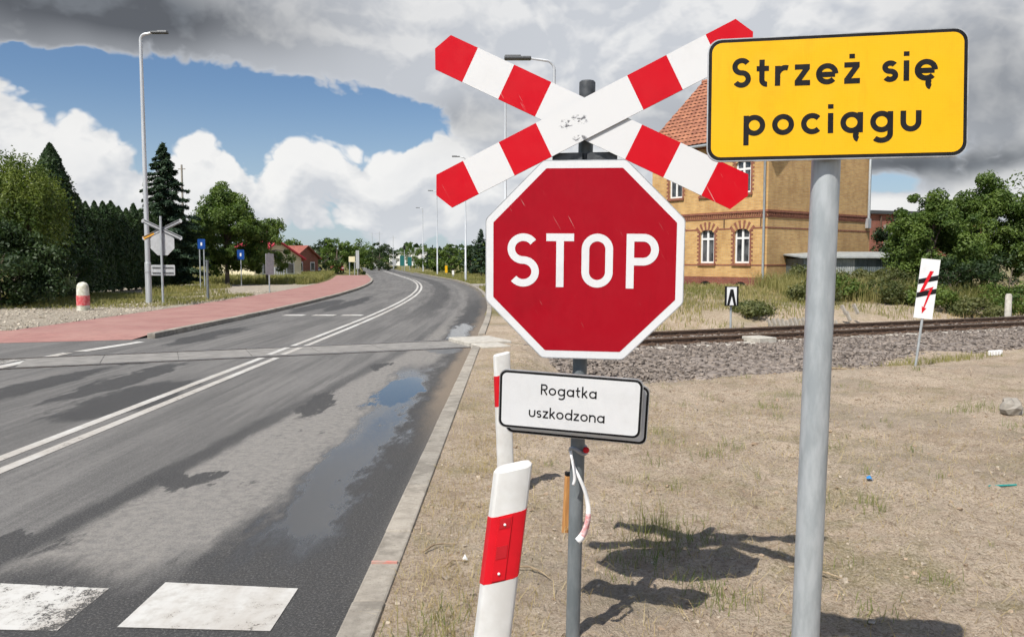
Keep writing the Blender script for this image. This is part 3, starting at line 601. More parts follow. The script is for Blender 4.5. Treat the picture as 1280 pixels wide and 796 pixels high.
# ------------------------------------------------------------------ lettering: single strokes of even width
def arc(cx_, cy_, rx, ry, a0, a1, n=22): return [(cx_ + rx * math.cos(R_(a0 + (a1 - a0) * k / n)), cy_ + ry * math.sin(R_(a0 + (a1 - a0) * k / n))) for k in range(n + 1)]
Wd = .2; q = Wd / 2
def s_curve(w, h):
    r = (h - Wd) / 4; c_ = w / 2; rx = w / 2 - q
    return arc(c_, h - q - r, rx, r, 32, 262, 22) + arc(c_, q + r, rx, r, 82, -148, 22)
def ogonek(x_): return arc(x_ + .10, -.14, .13, .19, 100, 265, 10)
def glyph(c):
    ring = (arc(.5, .5, .4, .4, 0, 360, 32)[:-1], True)
    G_ = {'o': ([ring], 1.0), 'c': ([(arc(.5, .5, .4, .4, 42, 318), False)], .88),
     'e': ([(arc(.5, .5, .4, .4, 0, 318, 28), False), ([(.12, .47), (.88, .47)], False)], .98),
     'a': ([ring, ([(.9, 0), (.9, 1)], False)], 1.0), 'd': ([ring, ([(.9, 0), (.9, 1.5)], False)], 1.0), 'p': ([ring, ([(.1, -.5), (.1, 1)], False)], 1.0),
     'g': ([ring, ([(.9, 1), (.9, -.1)] + arc(.5, -.1, .4, .32, 0, -140, 16)[1:], False)], 1.0),
     'u': ([([(.1, 1), (.1, .45)] + arc(.45, .45, .35, .35, 180, 360, 16)[1:] + [(.8, 1)], False)], .9),
     'n': ([([(.1, 0), (.1, 1)], False), ([(.1, .5)] + arc(.45, .55, .35, .35, 180, 0, 16) + [(.8, 0)], False)], .9),
     'i': ([([(.1, 0), (.1, 1)], False), ([(.1, 1.22), (.1, 1.44)], False)], .2),
     'z': ([([(.02, .9), (.74, .9)], False), ([(.63, .86), (.13, .14)], False), ([(.02, .1), (.76, .1)], False)], .76),
     'r': ([([(.1, 0), (.1, 1)], False), (arc(.47, .53, .37, .37, 172, 70, 10), False)], .6),
     't': ([([(.26, 1.35), (.26, .34)] + arc(.5, .34, .24, .24, 180, 275, 8)[1:], False), ([(.0, .9), (.6, .9)], False)], .62),
     's': ([(s_curve(.68, 1.0), False)], .68), 'S': ([(s_curve(.86, 1.45), False)], .86),
     'k': ([([(.1, 0), (.1, 1.5)], False), ([(.14, .42), (.66, .98)], False), ([(.30, .55), (.72, .02)], False)], .76),
     'R': ([([(.1, 0), (.1, 1.45)], False), ([(.1, 1.35), (.45, 1.35)] + arc(.48, 1.03, .32, .32, 90, -90, 14) + [(.1, .71)], False), ([(.42, .7), (.82, .02)], False)], .86), ' ': ([], .45)}
    if c == 'ż': g = glyph('z'); return g[0] + [([(.38, 1.22), (.38, 1.44)], False)], g[1]
    if c == 'ę': g = glyph('e'); return g[0] + [(ogonek(.62), False)], g[1]
    if c == 'ą': g = glyph('a'); return g[0] + [(ogonek(.72), False)], g[1]
    return G_[c]
def stroke(mb, pts, closed, w, y, ogo=False):
    n_ = len(pts); L = []; Rr = []
    for i, p in enumerate(pts):
        a = pts[(i - 1) % n_] if (closed or i > 0) else None; b = pts[(i + 1) % n_] if (closed or i < n_ - 1) else None
        d1 = Vector((p[0] - a[0], p[1] - a[1])).normalized() if a else None; d2 = Vector((b[0] - p[0], b[1] - p[1])).normalized() if b else None
        d1 = d1 or d2; d2 = d2 or d1; n1_ = Vector((-d1.y, d1.x)); n2_ = Vector((-d2.y, d2.x)); m_ = (n1_ + n2_).normalized(); k = (w / 2) / max(.45, m_.dot(n1_))
        L.append((p[0] + m_.x * k, y, p[1] + m_.y * k)); Rr.append((p[0] - m_.x * k, y, p[1] - m_.y * k))
    cnt = n_ if closed else n_ - 1
    mb.add(L + Rr, [(i, n_ + i, n_ + (i + 1) % n_, (i + 1) % n_) for i in range(cnt)])
def text_line(M_, parent, text, x0, x1, base, xh, y, weight=1.0):
    gs = [glyph(c) for c in text]; tot = sum(g[1] for g in gs) * xh; gap = (x1 - x0 - tot) / max(1, len(text) - 1); x = x0
    for g in gs:
        mb = MB(); mb.M = M_
        for k, (pts, cl) in enumerate(g[0]):
            stroke(mb, [(x + p[0] * xh, base + p[1] * xh) for p in pts], cl, Wd * xh * weight, y - .00012 * k)
        if g[0]: mb.build('letter', MATS['ink_black'], parent)
        x += g[1] * xh + gap

# ------------------------------------------------------------------ STOP sign post
PX, PY = .258, 3.30; root = (PX, PY, .04)
sp = thing('stop_sign_post', 'red octagonal STOP sign under a red and white crossbuck on one grey post', 'road sign', root)
O = Matrix.Translation((-PX, -PY, -.04))
mb = MB(); mb.M = O; mb.tube([(.245, 3.30, -.25), (.258, 3.30, .05), (.306, 3.298, 2.385)], .030, 24); post = mb.build('post', MATS['grey_post_paint'], sp, True)
mb = MB(); mb.M = O; mb.tube([(.3058, 3.298, 2.36), (.3066, 3.298, 2.425)], .033, 24); mb.tube([(.3066, 3.298, 2.425), (.3067, 3.298, 2.431)], [.033, .028], 24); mb.build('post_cap', MATS['dark_steel'], sp, True)
for z0 in (2.345, 2.12, 1.95, 1.45, 1.08):
    xx = .258 + (z0 - .05) * .0206; mb = MB(); mb.M = O @ pose((xx, 3.298, z0), -8.4)
    mb.tube([(0, 0, -.018), (0, 0, .018)], .0335, 20); mb.box((-.07, -.05, 0), (.12, .018, .034)); mb.box((.07, -.05, 0), (.12, .018, .034)); mb.tube([(.055, -.06, 0), (.055, .02, 0)], .008, 6); mb.tube([(-.055, -.06, 0), (-.055, .02, 0)], .008, 6); mb.build('clamp', MATS['dark_steel'], sp)
# octagon
def octagon(a, r=.018, n=4):
    b = a * math.tan(math.pi / 8); pts = []
    base = [(b, -a), (a, -b), (a, b), (b, a), (-b, a), (-a, b), (-a, -b), (-b, -a)]
    for i, p in enumerate(base):
        p = Vector(p); a_ = (Vector(base[i - 1]) - p).normalized(); c_ = (Vector(base[(i + 1) % 8]) - p).normalized(); d = r * math.tan(math.pi / 8)
        s_, e_ = p + a_ * d, p + c_ * d
        for k in range(n + 1):
            t_ = k / n; pts.append(tuple(s_ * (1 - t_) ** 2 + p * 2 * t_ * (1 - t_) + e_ * t_ ** 2))
    return pts
MS = O @ pose((.2872, 3.2198, 1.704), -8.4, 1.82, .54)
mb = MB(); mb.M = MS; mb.prism(octagon(.4, .03), 0, .014); plate = mb.build('stop_plate', MATS['aluminium'], sp); plate['label'] = 'red octagon with white border reading STOP'
mb = MB(); mb.M = MS; mb.prism(octagon(.3965, .03), -.0006, .0, False); mb.build('border', MATS['film_white'], plate)
mb = MB(); mb.M = MS; mb.prism(octagon(.3675, .008), -.0012, -.0006, False); mb.build('red_field', MATS['film_red'], plate)
w = .0305; H2 = .108
def letter(*strokes):
    mb = MB(); mb.M = MS
    for k, (pts, cl) in enumerate(strokes): stroke(mb, pts, cl, w, -.0018 - k * .0002)
    mb.build('letter', MATS['film_white'], plate)
hw = .0625 - w / 2; rS = (2 * H2 - w) / 4
letter((arc(-.244, H2 - w/2 - rS, hw + .002, rS, 35, 262, 26) + arc(-.244, -H2 + w/2 + rS, hw + .002, rS, 82, -142, 26), False))
letter(([(-.150, H2 - w/2), (-.038, H2 - w/2)], False), ([(-.094, H2 - w/2), (-.094, -H2)], False))
ro = .0475; letter((arc(.056, H2 - w/2 - ro, ro, ro, 0, 180, 20) + arc(.056, -H2 + w/2 + ro, ro, ro, 180, 360, 20), True))
rp = .0475; letter(([(.187, -H2 - .002), (.187, H2)], False), ([(.187, H2 - w/2), (.235, H2 - w/2)] + arc(.238, H2 - w/2 - rp, .046, rp, 90, -90, 18) + [(.187, H2 - w/2 - 2 * rp)], False))
# crossbuck arms
def scuffed():
    m_, T, b, o = new_mat('board_white'); v = T.n('ShaderNodeTexCoord').outputs['Object']; x, y, z = T.sep(v)
    def el(cx_, cz_, r1, r2):
        a_ = T.m('MULTIPLY', T.m('SUBTRACT', x, cx_), 1 / r1); c_ = T.m('MULTIPLY', T.m('SUBTRACT', z, cz_), 1 / r2)
        return T.mapr(T.m('ADD', T.m('MULTIPLY', a_, a_), T.m('MULTIPLY', c_, c_)), .4, 1.2, 1, 0)
    reg = T.m('MAXIMUM', el(-.045, 2.205, .03, .02), T.m('MAXIMUM', el(.008, 2.222, .04, .02), el(.012, 2.148, .03, .014)))
    sc = T.m('MULTIPLY', reg, T.mapr(T.noise(T.vm('MULTIPLY', v, (1, 1, 1.5)), 55, 6, .7), .5, .56))
    d = T.mapr(T.noise(v, 6, 8, .7), .5, .85, 0, .22)
    c = T.mix(d, (.69, .69, .69), (.45, .43, .40)); c = T.mix(sc, c, (.14, .14, .15)); T.put(b.inputs['Base Color'], c); b.inputs['Roughness'].default_value = .42
scuffed()
def arm(loc, roll):
    mb = MB(); mb.M = O @ pose(loc, -8.4, 0, roll); hw_ = .0745; L1, L2 = .655, .692; bs_ = [.531, .367, .200]
    xs = [-L1, -bs_[0], -bs_[1], -bs_[2], bs_[2], bs_[1], bs_[0], L1]; cols = [1, 0, 1, 0, 1, 0, 1]
    mb.cur = 2; mb.prism([(-L1, -hw_), (L1, -hw_), (L2, 0), (L1, hw_), (-L1, hw_), (-L2, 0)], 0, .007)
    for a, b, c_ in zip(xs[:-1], xs[1:], cols):
        mb.cur = c_
        poly = [(a, -hw_), (b, -hw_), (b, hw_), (a, hw_)]
        if a == -L1: poly.append((-L2, 0))
        if b == L1: poly = [(a, -hw_), (b, -hw_), (L2, 0), (b, hw_), (a, hw_)]
        mb.add([(p[0], -.0006, p[1]) for p in poly], [tuple(range(len(poly)))])
    return mb.build('crossbuck_arm', [MATS['board_white'], MATS['board_red'], MATS['dark_steel']], sp)
arm((.3025, 3.214, 2.2585), 26.05); arm((.3054, 3.205, 2.2732), -25.86)
# white plates: one bolted over another
def plate_sign(parent, M_, w_, h_, r_, bw_, face, lines, depth=.012, name='text_plate'):
    mb = MB(); mb.M = M_; mb.prism(rrect(w_, h_, r_), 0, depth); p = mb.build(name, MATS['aluminium'], parent)
    mb = MB(); mb.M = M_; mb.prism(rrect(w_ - .006, h_ - .006, r_ - .002), -.0006, 0, False); mb.build('border', MATS['ink_black'], p)
    mb = MB(); mb.M = M_; mb.prism(rrect(w_ - .006 - 2 * bw_, h_ - .006 - 2 * bw_, max(.008, r_ - bw_)), -.0012, -.0006, False); mb.build('face', face, p)
    for (tx, x0, x1, base, xh, wt_) in lines: text_line(M_, p, tx, x0, x1, base, xh, -.0018, wt_)
    return p
MW = O @ pose((.2293, 3.15, 1.1339), -11.1, 6.25, 2.88)
p1 = plate_sign(sp, MW, .5752, .2426, .03, .009, MATS['film_white'], [('Rogatka', -.117, .107, .029, .0305, .95), ('uszkodzona', -.163, .143, -.068, .0305, .95)])
p1['label'] = 'front white plate reading Rogatka uszkodzona'
MW2 = O @ pose((.2593, 3.182, 1.104), -11.1, 6.25, 3.1)
p2 = plate_sign(sp, MW2, .5752, .2426, .03, .009, MATS['film_white'], []); p2['label'] = 'second plate half hidden behind the front plate'
# tape tied round the post
tape = thing('plastic_tape', 'torn white and red plastic tape tied round the grey sign post', 'tape', (.278, 3.26, .9))
def strip(pts, wid, mats, parent, name, mi=None):
    P_ = [Vector(p) for p in pts]; n0 = len(P_); Q_ = []; Wq = []; Mq = []
    for i in range(n0 - 1):
        p0, p1, p2, p3 = P_[max(i - 1, 0)], P_[i], P_[i + 1], P_[min(i + 2, n0 - 1)]
        for k in range(4):
            t_ = k / 4; Q_.append(.5 * ((2 * p1) + (p2 - p0) * t_ + (2 * p0 - 5 * p1 + 4 * p2 - p3) * t_ ** 2 + (3 * p1 - p0 - 3 * p2 + p3) * t_ ** 3)); Wq.append(wid[i] * (1 - t_) + wid[i + 1] * t_); Mq.append(mi[i] if mi else 0)
    Q_.append(P_[-1]); Wq.append(wid[-1]); vs = []; n1_ = len(Q_)
    for i in range(n1_):
        t_ = (Q_[min(i + 1, n1_ - 1)] - Q_[max(i - 1, 0)]).normalized(); w_ = t_.cross(Vector((.35 * math.sin(i * .5), -1, .15))).normalized() * Wq[i] / 2
        vs += [Q_[i] - w_, Q_[i] + Vector((0, -.0025, 0)), Q_[i] + w_]
    mb = MB()
    for i in range(n1_ - 1):
        mb.cur = Mq[i]; b0 = len(mb.v)
        if i == 0: mb.v += [tuple(v_) for v_ in vs]
        for j in (0, 1): mb.f.append([3 * i + j, 3 * i + j + 1, 3 * i + j + 4, 3 * i + j + 3]); mb.mi.append(Mq[i])
    o = mb.build(name, mats, parent, True); m_ = o.modifiers.new('solid', 'SOLIDIFY'); m_.thickness = .0008; return o
tl = [(-.036, -.015, .022), (-.030, -.03, -.012), (-.022, -.022, -.045), (-.002, -.034, -.085), (.022, -.03, -.14), (.034, -.026, -.19), (.038, -.03, -.24), (.030, -.035, -.29), (.012, -.04, -.33), (-.008, -.04, -.352)]
mat('tape_red', (.62, .2, .2), (.75, .55, .55), 60, .5)
strip(tl, [.012, .012, .013, .014, .016, .018, .021, .026, .029, .027], [MATS['plastic_white'], MATS['tape_red']], tape, 'tail', [0, 0, 0, 0, 0, 0, 1, 1, 0])
strip([(-.030, -.028, -.012), (-.024, -.04, -.05), (-.02, -.038, -.09), (-.026, -.034, -.118)], [.012, .011, .014, .012], MATS['plastic_white'], tape, 'short_tail')
mb = MB(); mb.tube([(0.0005 + .0335 * math.cos(a_), .039 + .0335 * math.sin(a_), .012 + .012 * math.sin(a_ * 2)) for a_ in np.linspace(0, 6.2832, 22)], .009, 6); mb.build('loop', MATS['aluminium'], tape, True)
mb = MB(); mb.ball((.030, .002, .02), .014, 8, 5); mb.build('red_knot', MATS['post_red'], tape, True)

# ------------------------------------------------------------------ yellow sign
YX, YY = .846, 2.25
ys_ = thing('yellow_warning_sign', 'yellow plate reading Strzeż się pociągu on a galvanised steel post', 'road sign', (YX, YY, .05)); O2 = Matrix.Translation((-YX, -YY, -.05))
mb = MB(); mb.M = O2; mb.tube([(.840, 2.25, -.3), (.846, 2.25, .05), (.8785, 2.252, 2.0), (.882, 2.252, 2.22)], .0385, 28); mb.build('post', MATS['galvanised'], ys_, True)
MY = O2 @ pose((.8746, 2.2, 2.1472), -10.6, -4.08, .0)
yp = plate_sign(ys_, MY, .6704, .341, .036, .0088, MATS['film_yellow'], [('Strzeż się', -.267, .257, .034, .0545, 1.3), ('pociągu', -.235, .219, -.100, .0545, 1.3)], .010)
for z0 in (2.05, 2.24):
    mb = MB(); mb.M = O2 @ pose((.8815, 2.252, z0), -10.6); mb.tube([(0, 0, -.015), (0, 0, .015)], .043, 20); mb.box((0, -.026, 0), (.12, .012, .03)); mb.build('clamp', MATS['aluminium'], ys_)

# ------------------------------------------------------------------ delineator posts
def delineator(x, yy, lean, label, yaw=0):
    z0 = gz(x, yy); d = thing('delineator_post', label, 'road post', (x, yy, z0), R_(yaw), 'red and white delineator posts beside the kerb')
    H = 1.075 - z0; hw_ = .0585; dp = .085; sec = [(-hw_, .03), (-hw_ + .012, .006), (-hw_ + .03, 0), (hw_ - .018, 0), (hw_ - .004, .008), (hw_, .03), (hw_ - .008, dp - .01), (hw_ - .03, dp), (-hw_ + .03, dp), (-hw_ + .01, dp - .012)]
    def body(za, zb, grow, name, m_, slope=.2, botslope=None):
        bsl = slope if botslope is None else botslope
        g = 1 + grow / .05; n_ = len(sec); vs = [(sx * g + lean * (za + bsl * sx), (sy - .04) * g + .04, za + bsl * sx) for sx, sy in sec] + [(sx * g + lean * (zb + slope * sx), (sy - .04) * g + .04, zb + slope * sx) for sx, sy in sec]
        mb = MB(); mb.add(vs, [(i, (i + 1) % n_, (i + 1) % n_ + n_, i + n_) for i in range(n_)] + [tuple(range(n_ - 1, -1, -1)), tuple(range(n_, 2 * n_))]); o = mb.build(name, m_, d, True); return o
    o = body(-.12, H, 0, 'body', MATS['post_white'], .22, 0); bevel(o, .006, 3)
    r = body(.725 - z0, .935 - z0, .0006, 'red_band', MATS['post_red'], .26)
    def pane(xa, xb, za, zb, yo, m_, name, par):
        mb = MB(); pts = [(xa, za), (xb, za), (xb, zb), (xa, zb)]; mb.add([(p[0] + lean * (p[1] + .22 * p[0]), yo, p[1] + .22 * p[0]) for p in pts] + [(p[0] + lean * (p[1] + .22 * p[0]), .004, p[1] + .22 * p[0]) for p in pts], [(0, 1, 2, 3), (1, 0, 4, 5), (2, 1, 5, 6), (3, 2, 6, 7), (0, 3, 7, 4)]); return mb.build(name, m_, par)
    pn = pane(-.024, .016, .731 - z0, .929 - z0, -.004, MATS['post_red'], 'reflector', r)
    pane(-.020, .012, .80 - z0, .84 - z0, -.0055, MATS['post_red_dark'], 'reflector_lens', r); pane(-.020, .012, .895 - z0, .925 - z0, -.0055, MATS['post_red_dark'], 'reflector_lens', r)
    for zz in (.752, .905):
        mb = MB(); mb.ball((-.004 + lean * (zz - z0), -.005, zz - z0), .0045, 8, 5); mb.build('rivet', MATS['plastic_white'], r, True)
    return d
delineator(-.122, 2.37, .121, 'leaning white post with red band in the foreground below the plate')
delineator(-.034, 5.37, -.034, 'upright white post with red band behind the Rogatka uszkodzona plate', 8)
stake = thing('wooden_stake', 'short orange wooden stake in the sand behind the grey post', 'stake', (.315, 4.62, gz(.315, 4.62)))
mb = MB(); mb.box((0, 0, .13), (.035, .03, .42)); bevel(mb.build('stake_body', MATS['wood'], stake), .004); stake.rotation_euler = (.03, .04, .3)
mb = MB(); mb.box((0, 0, .352), (.034, .029, .02)); mb.build('charred_top', MATS['ink_black'], stake)

# ------------------------------------------------------------------ vegetation generators
def leaves_mesh(name, pos, nrm, size, m_, aspect=.55, jit=.7):
    n_ = len(pos); nrm = nrm + rng.normal(0, jit, (n_, 3)); nrm /= np.linalg.norm(nrm, axis=1, keepdims=True) + 1e-9
    r = rng.normal(0, 1, (n_, 3)); t = np.cross(nrm, r); t /= np.linalg.norm(t, axis=1, keepdims=True) + 1e-9; b = np.cross(nrm, t)
    s = np.asarray(size).reshape(-1, 1) * .5 * np.ones((n_, 1))
    co = np.stack([pos + t * s, pos + b * s * aspect, pos - t * s, pos - b * s * aspect], 1)
    F_ = np.arange(n_ * 4).reshape(-1, 4)
    return fast_mesh(name, co, F_, np.full(n_, 4), m_)
def clumps(n_c, env, n_leaf, r_c):
    """env(k)->centres inside the crown; each clump a ragged ball of leaves"""
    cs = env(n_c); rc = r_c * rng.uniform(.55, 1.3, n_c); k = np.repeat(np.arange(n_c), n_leaf)
    d = rng.normal(0, 1, (len(k), 3)); d /= np.linalg.norm(d, axis=1, keepdims=True); rr = rng.random(len(k)) ** .45
    pos = cs[k] + d * (rr * rc[k])[:, None] * np.array([1, 1, .75]); return pos, d, cs
def ell_env(c, r, shell=.45, zmin=None, taper=0.0):
    def f(n_):
        d = rng.normal(0, 1, (n_, 3)); d /= np.linalg.norm(d, axis=1, keepdims=True); rr = rng.uniform(shell, 1, n_) ** .6
        p = d * rr[:, None]; p[:, :2] *= (1 - taper * np.clip(p[:, 2:], 0, 1))
        lump = 1 + .35 * (vnoise(p[:, 0] * 2.3 + c[0] + 60, p[:, 2] * 2.3 + p[:, 1] * 1.7 + 60) - .5)
        p = p * np.array(r) * lump[:, None] + np.array(c)
        if zmin is not None: p[:, 2] = np.maximum(p[:, 2], zmin + rng.random(n_) * .3)
        return p
    return f
def trunk(parent, h, r, lean=(0, 0), limbs=(), name='trunk', m_='bark'):
    mb = MB(); mb.tube([(0, 0, -.25), (lean[0] * .15, lean[1] * .15, h * .3), (lean[0] * .5, lean[1] * .5, h * .65), (lean[0], lean[1], h)], [r * 1.25, r, r * .75, r * .3], 8)
    for c_ in limbs:
        z0 = h * random.uniform(.3, .75); b_ = Vector((lean[0] * z0 / h, lean[1] * z0 / h, z0)); e_ = Vector(c_); m1 = b_.lerp(e_, .5) + Vector((0, 0, .12 * (e_ - b_).length))
        mb.tube([tuple(b_), tuple(m1), tuple(e_)], [r * .42, r * .28, r * .08], 5)
    return mb.build(name, MATS[m_], parent, True)
def broadleaf(label, loc, h, rad, n_c, n_l, leaf, m_, group=None, name='broadleaf_tree', cz=.6, rz=.42, r_c=.5, tr=.14, taper=.25, zmin=None):
    z0 = gz(*loc) - .03; t = thing(name, label, 'tree' if 'tree' in name else 'shrub', (loc[0], loc[1], z0), 0, group)
    rr = rad if hasattr(rad, '__len__') else (rad, rad)
    pos, d, cs = clumps(n_c, ell_env((0, 0, h * cz), (rr[0], rr[1], h * rz), .35, zmin, taper), n_l, r_c)
    top = np.percentile(pos[:, 2], 99.3); pos[:, 2] *= np.where(pos[:, 2] > 0, h / max(top, .1), 1); cs[:, 2] *= h / max(top, .1)
    trunk(t, h * .72, tr, (random.uniform(-.3, .3), random.uniform(-.3, .3)), [tuple(q_) for q_ in cs[:9]], 'trunk' if 'tree' in name else 'stem')
    link_mesh('crown' if 'tree' in name else 'foliage', leaves_mesh('crown', pos, d + np.array([0, 0, .35]), leaf * rng.uniform(.6, 1.25, len(pos)), m_), t); return t
def conifer(label, loc, h, rad, n_l, leaf, m_, group=None, name='spruce_tree'):
    z0 = gz(*loc); t = thing(name, label, 'tree', (loc[0], loc[1], z0), 0, group); nb = int(h * 11); P_ = []; D_ = []; bm = MB()
    for i in range(nb):
        f = (i / nb) ** .85; zb = h * (.10 + .88 * f); L = rad * (1 - f) ** .85 * random.uniform(.7, 1.12) + .10; a = i * 2.399 + random.uniform(-.3, .3); k = max(6, int(n_l / nb * (1.75 * (1 - f) + .25)))
        u = rng.random(k) ** .7; droop = -.28 * u * L + .16 * (u * L) ** 1.3 * .5; lat = rng.normal(0, .17, k) * L * (1.15 - u) + rng.normal(0, .04, k)
        P_.append(np.stack([math.cos(a) * u * L - math.sin(a) * lat, math.sin(a) * u * L + math.cos(a) * lat, zb + droop - np.abs(lat) * .25 + rng.normal(0, .05, k)], -1))
        D_.append(np.tile([math.cos(a) * .3, math.sin(a) * .3, 1.0], (k, 1)))
        if i % 3 == 0: bm.tube([(0, 0, zb), (math.cos(a) * L * .9, math.sin(a) * L * .9, zb - .2 * L)], [.03, .008], 4, False)
    bm.tube([(0, 0, -.2), (0, 0, h * .5), (0, 0, h * .99)], [.16 * h / 9, .1 * h / 9, .012], 8); bm.build('trunk', MATS['bark'], t, True)
    P_ = np.concatenate(P_); D_ = np.concatenate(D_); link_mesh('crown', leaves_mesh('crown', P_, D_, leaf * rng.uniform(.6, 1.3, len(P_)), m_, .32, .5), t); return t
def thuja_mesh(h, rad, n_, leaf, m_, seed):
    u = rng.random(n_) ** .8; a = rng.uniform(0, 6.283, n_); z = h * (.03 + .97 * u)
    prof_ = np.clip(np.clip(1 - u ** 1.9, 0, 1) ** .75 * (.86 + .2 * np.sin(u * 3 + seed)), .015, None)
    lump = 1 + .30 * (vnoise(a * 2.2 + seed * 7 + 20, z * 1.5 + 20) - .5) + .12 * rng.normal(0, 1, n_)
    r = rad * prof_ * lump * rng.uniform(.72, 1.04, n_); P_ = np.stack([np.cos(a) * r, np.sin(a) * r, z], -1); D_ = np.stack([np.cos(a), np.sin(a), np.full(n_, .35)], -1)
    return leaves_mesh('crown', P_, D_, leaf * rng.uniform(.6, 1.3, n_), m_, .5, .55)
def blades(name, cen, h, wid, m_, bend=.5, parent=None):
    n_ = len(cen); a = rng.uniform(0, 6.283, n_); l = rng.uniform(.1, 1, n_) * bend; h = np.asarray(h) * rng.uniform(.45, 1.15, n_); w_ = np.asarray(wid) * np.ones(n_)
    dx_, dy_ = np.cos(a), np.sin(a); b_ = rng.uniform(0, 6.283, n_); sx, sy = np.cos(b_) * w_ / 2, np.sin(b_) * w_ / 2; z0 = np.zeros(n_)
    c0 = cen; c1 = cen + np.stack([dx_ * l * h * .3, dy_ * l * h * .3, h * .6], -1); c2 = cen + np.stack([dx_ * l * h, dy_ * l * h, h * (1 - .3 * l)], -1); S = np.stack([sx, sy, z0], -1)
    co = np.stack([c0 - S, c0 + S, c1 + S * .75, c1 - S * .75, c2], 1); k = np.arange(n_)[:, None] * 5
    fl = np.concatenate([k + np.array([[0, 1, 2, 3]]), k + np.array([[3, 2, 4]])], 1).ravel(); sz = np.tile([4, 3], n_)
    o = link_mesh(name, fast_mesh(name, co, fl, sz, m_), parent); return o
def scatter_tufts(spots, per, spread):
    c = []
    for (x, y, k) in spots:
        n_ = max(3, int(per * k)); p = rng.normal(0, spread * math.sqrt(k), (n_, 2)) + (x, y); c.append(p)
    c = np.concatenate(c); off = c[:, 0] - cx(c[:, 1]); keep = (off > 3.70) | (off < -7.4); c = c[keep]
    return np.concatenate([c, (ground_z(c[:, 0], c[:, 1]) - .005)[:, None]], 1)

# ------------------------------------------------------------------ grass and pebbles near the camera
dry = [(rng.uniform(-.55, .05), y, rng.uniform(.5, 1.5)) for y in np.concatenate([rng.uniform(2.6, 7, 120), rng.uniform(7, 14, 80)])]
dry += [(x, y, rng.uniform(.2, .8)) for x, y in zip(rng.uniform(-.5, 7, 480), rng.uniform(2.6, 13, 480))]
dry = [d_ for d_ in dry if d_[0] < .1 or vnoise(np.array(d_[0] * .9 + 30), np.array(d_[1] * .9 + 30)) > .48]
c = scatter_tufts(dry, 34, .13); o = blades('dry_grass', c, .06, .0026, GRASS_DRY, 1.25); tag(o, 'straw coloured dry grass scattered over the sandy ground', 'grass', kind='stuff')
lie = scatter_tufts([(x, y, 1) for x, y in zip(rng.uniform(-.55, 5, 520), rng.uniform(2.7, 9, 520))], 8, .25)
o = blades('straw_litter', lie, .10, .003, GRASS_DRY, 2.6); tag(o, 'loose straw lying on the sand', 'straw', kind='stuff')
grn = [(-.38, 3.2, 2.6), (-.3, 3.5, 1.6), (-.45, 3.0, 1.5), (1.02, 3.75, 2.2), (.93, 3.9, 1.2), (.78, 4.35, 1.8), (.85, 4.7, 2.0), (.95, 4.55, 1.2), (1.1, 4.6, 1), (.62, 4.25, .8), (2.4, 5.3, 1), (2.35, 5.1, .6), (1.6, 6.5, 1.2), (1.9, 6.8, 1.3), (1.4, 7.0, 1.0), (2.9, 9.0, 1.6), (3.4, 9.6, 1.4), (5.6, 8.5, 3.0), (5.2, 8.7, 2.6), (4.8, 8.4, 1.4), (5.9, 8.0, 2), (3.9, 10.5, 1.2), (1.2, 3.3, .6), (1.7, 3.7, .7), (2.2, 4.0, .6), (1.15, 5.6, .6)]
grn += [(x, y, rng.uniform(.12, .5)) for x, y in zip(rng.uniform(.3, 6.5, 90), rng.uniform(2.8, 12, 90))]
c = scatter_tufts(grn, 46, .075); o = blades('green_grass', c, .10, .0035, GRASS_GREEN, .95); tag(o, 'sparse green grass tufts on the sandy ground', 'grass', kind='stuff')
tall = scatter_tufts([(.83, 4.62, 1.2), (.92, 4.75, 1.0), (.72, 4.5, .5), (-.36, 3.15, 1.2)], 30, .08); o = blades('tall_grass', tall, .24, .0035, GRASS_OLIVE, .8); tag(o, 'taller olive grass standing in the shadow of the STOP sign', 'grass', kind='stuff')
n_ = 16000; x = rng.uniform(-.58, 8, n_); y = 2.4 + 11 * rng.random(n_) ** 1.2; zz = ground_z(x, y)
clod = stones('soil_clods', np.stack([x[:1100], y[:1100], zz[:1100] + .003], -1), np.exp(rng.normal(-4.1, .4, 1100)), MATS['clod'] if 'clod' in MATS else mat('clod', (.26, .19, .125), (.42, .32, .23), 6, .95, 0, .5, .01, coords='World'), None, .6); tag(clod, 'larger lumps of dry earth on the sand', 'clods', kind='stuff')
o = stones('pebbles', np.stack([x, y, zz + .001], -1), np.exp(rng.normal(-4.85, .5, n_)), MATS['pebble']); tag(o, 'small pebbles and clods strewn over the sand', 'pebbles', kind='stuff')
n_ = 9000; x = rng.uniform(-25, -11.8, n_); y = rng.uniform(17, 44, n_); zz = ground_z(x, y)
o = stones('gravel', np.stack([x, y, zz + .005], -1), np.exp(rng.normal(-3.3, .4, n_)), MATS['gravel_stone']); tag(o, 'coarse gravel beside the red footway', 'gravel', kind='stuff')


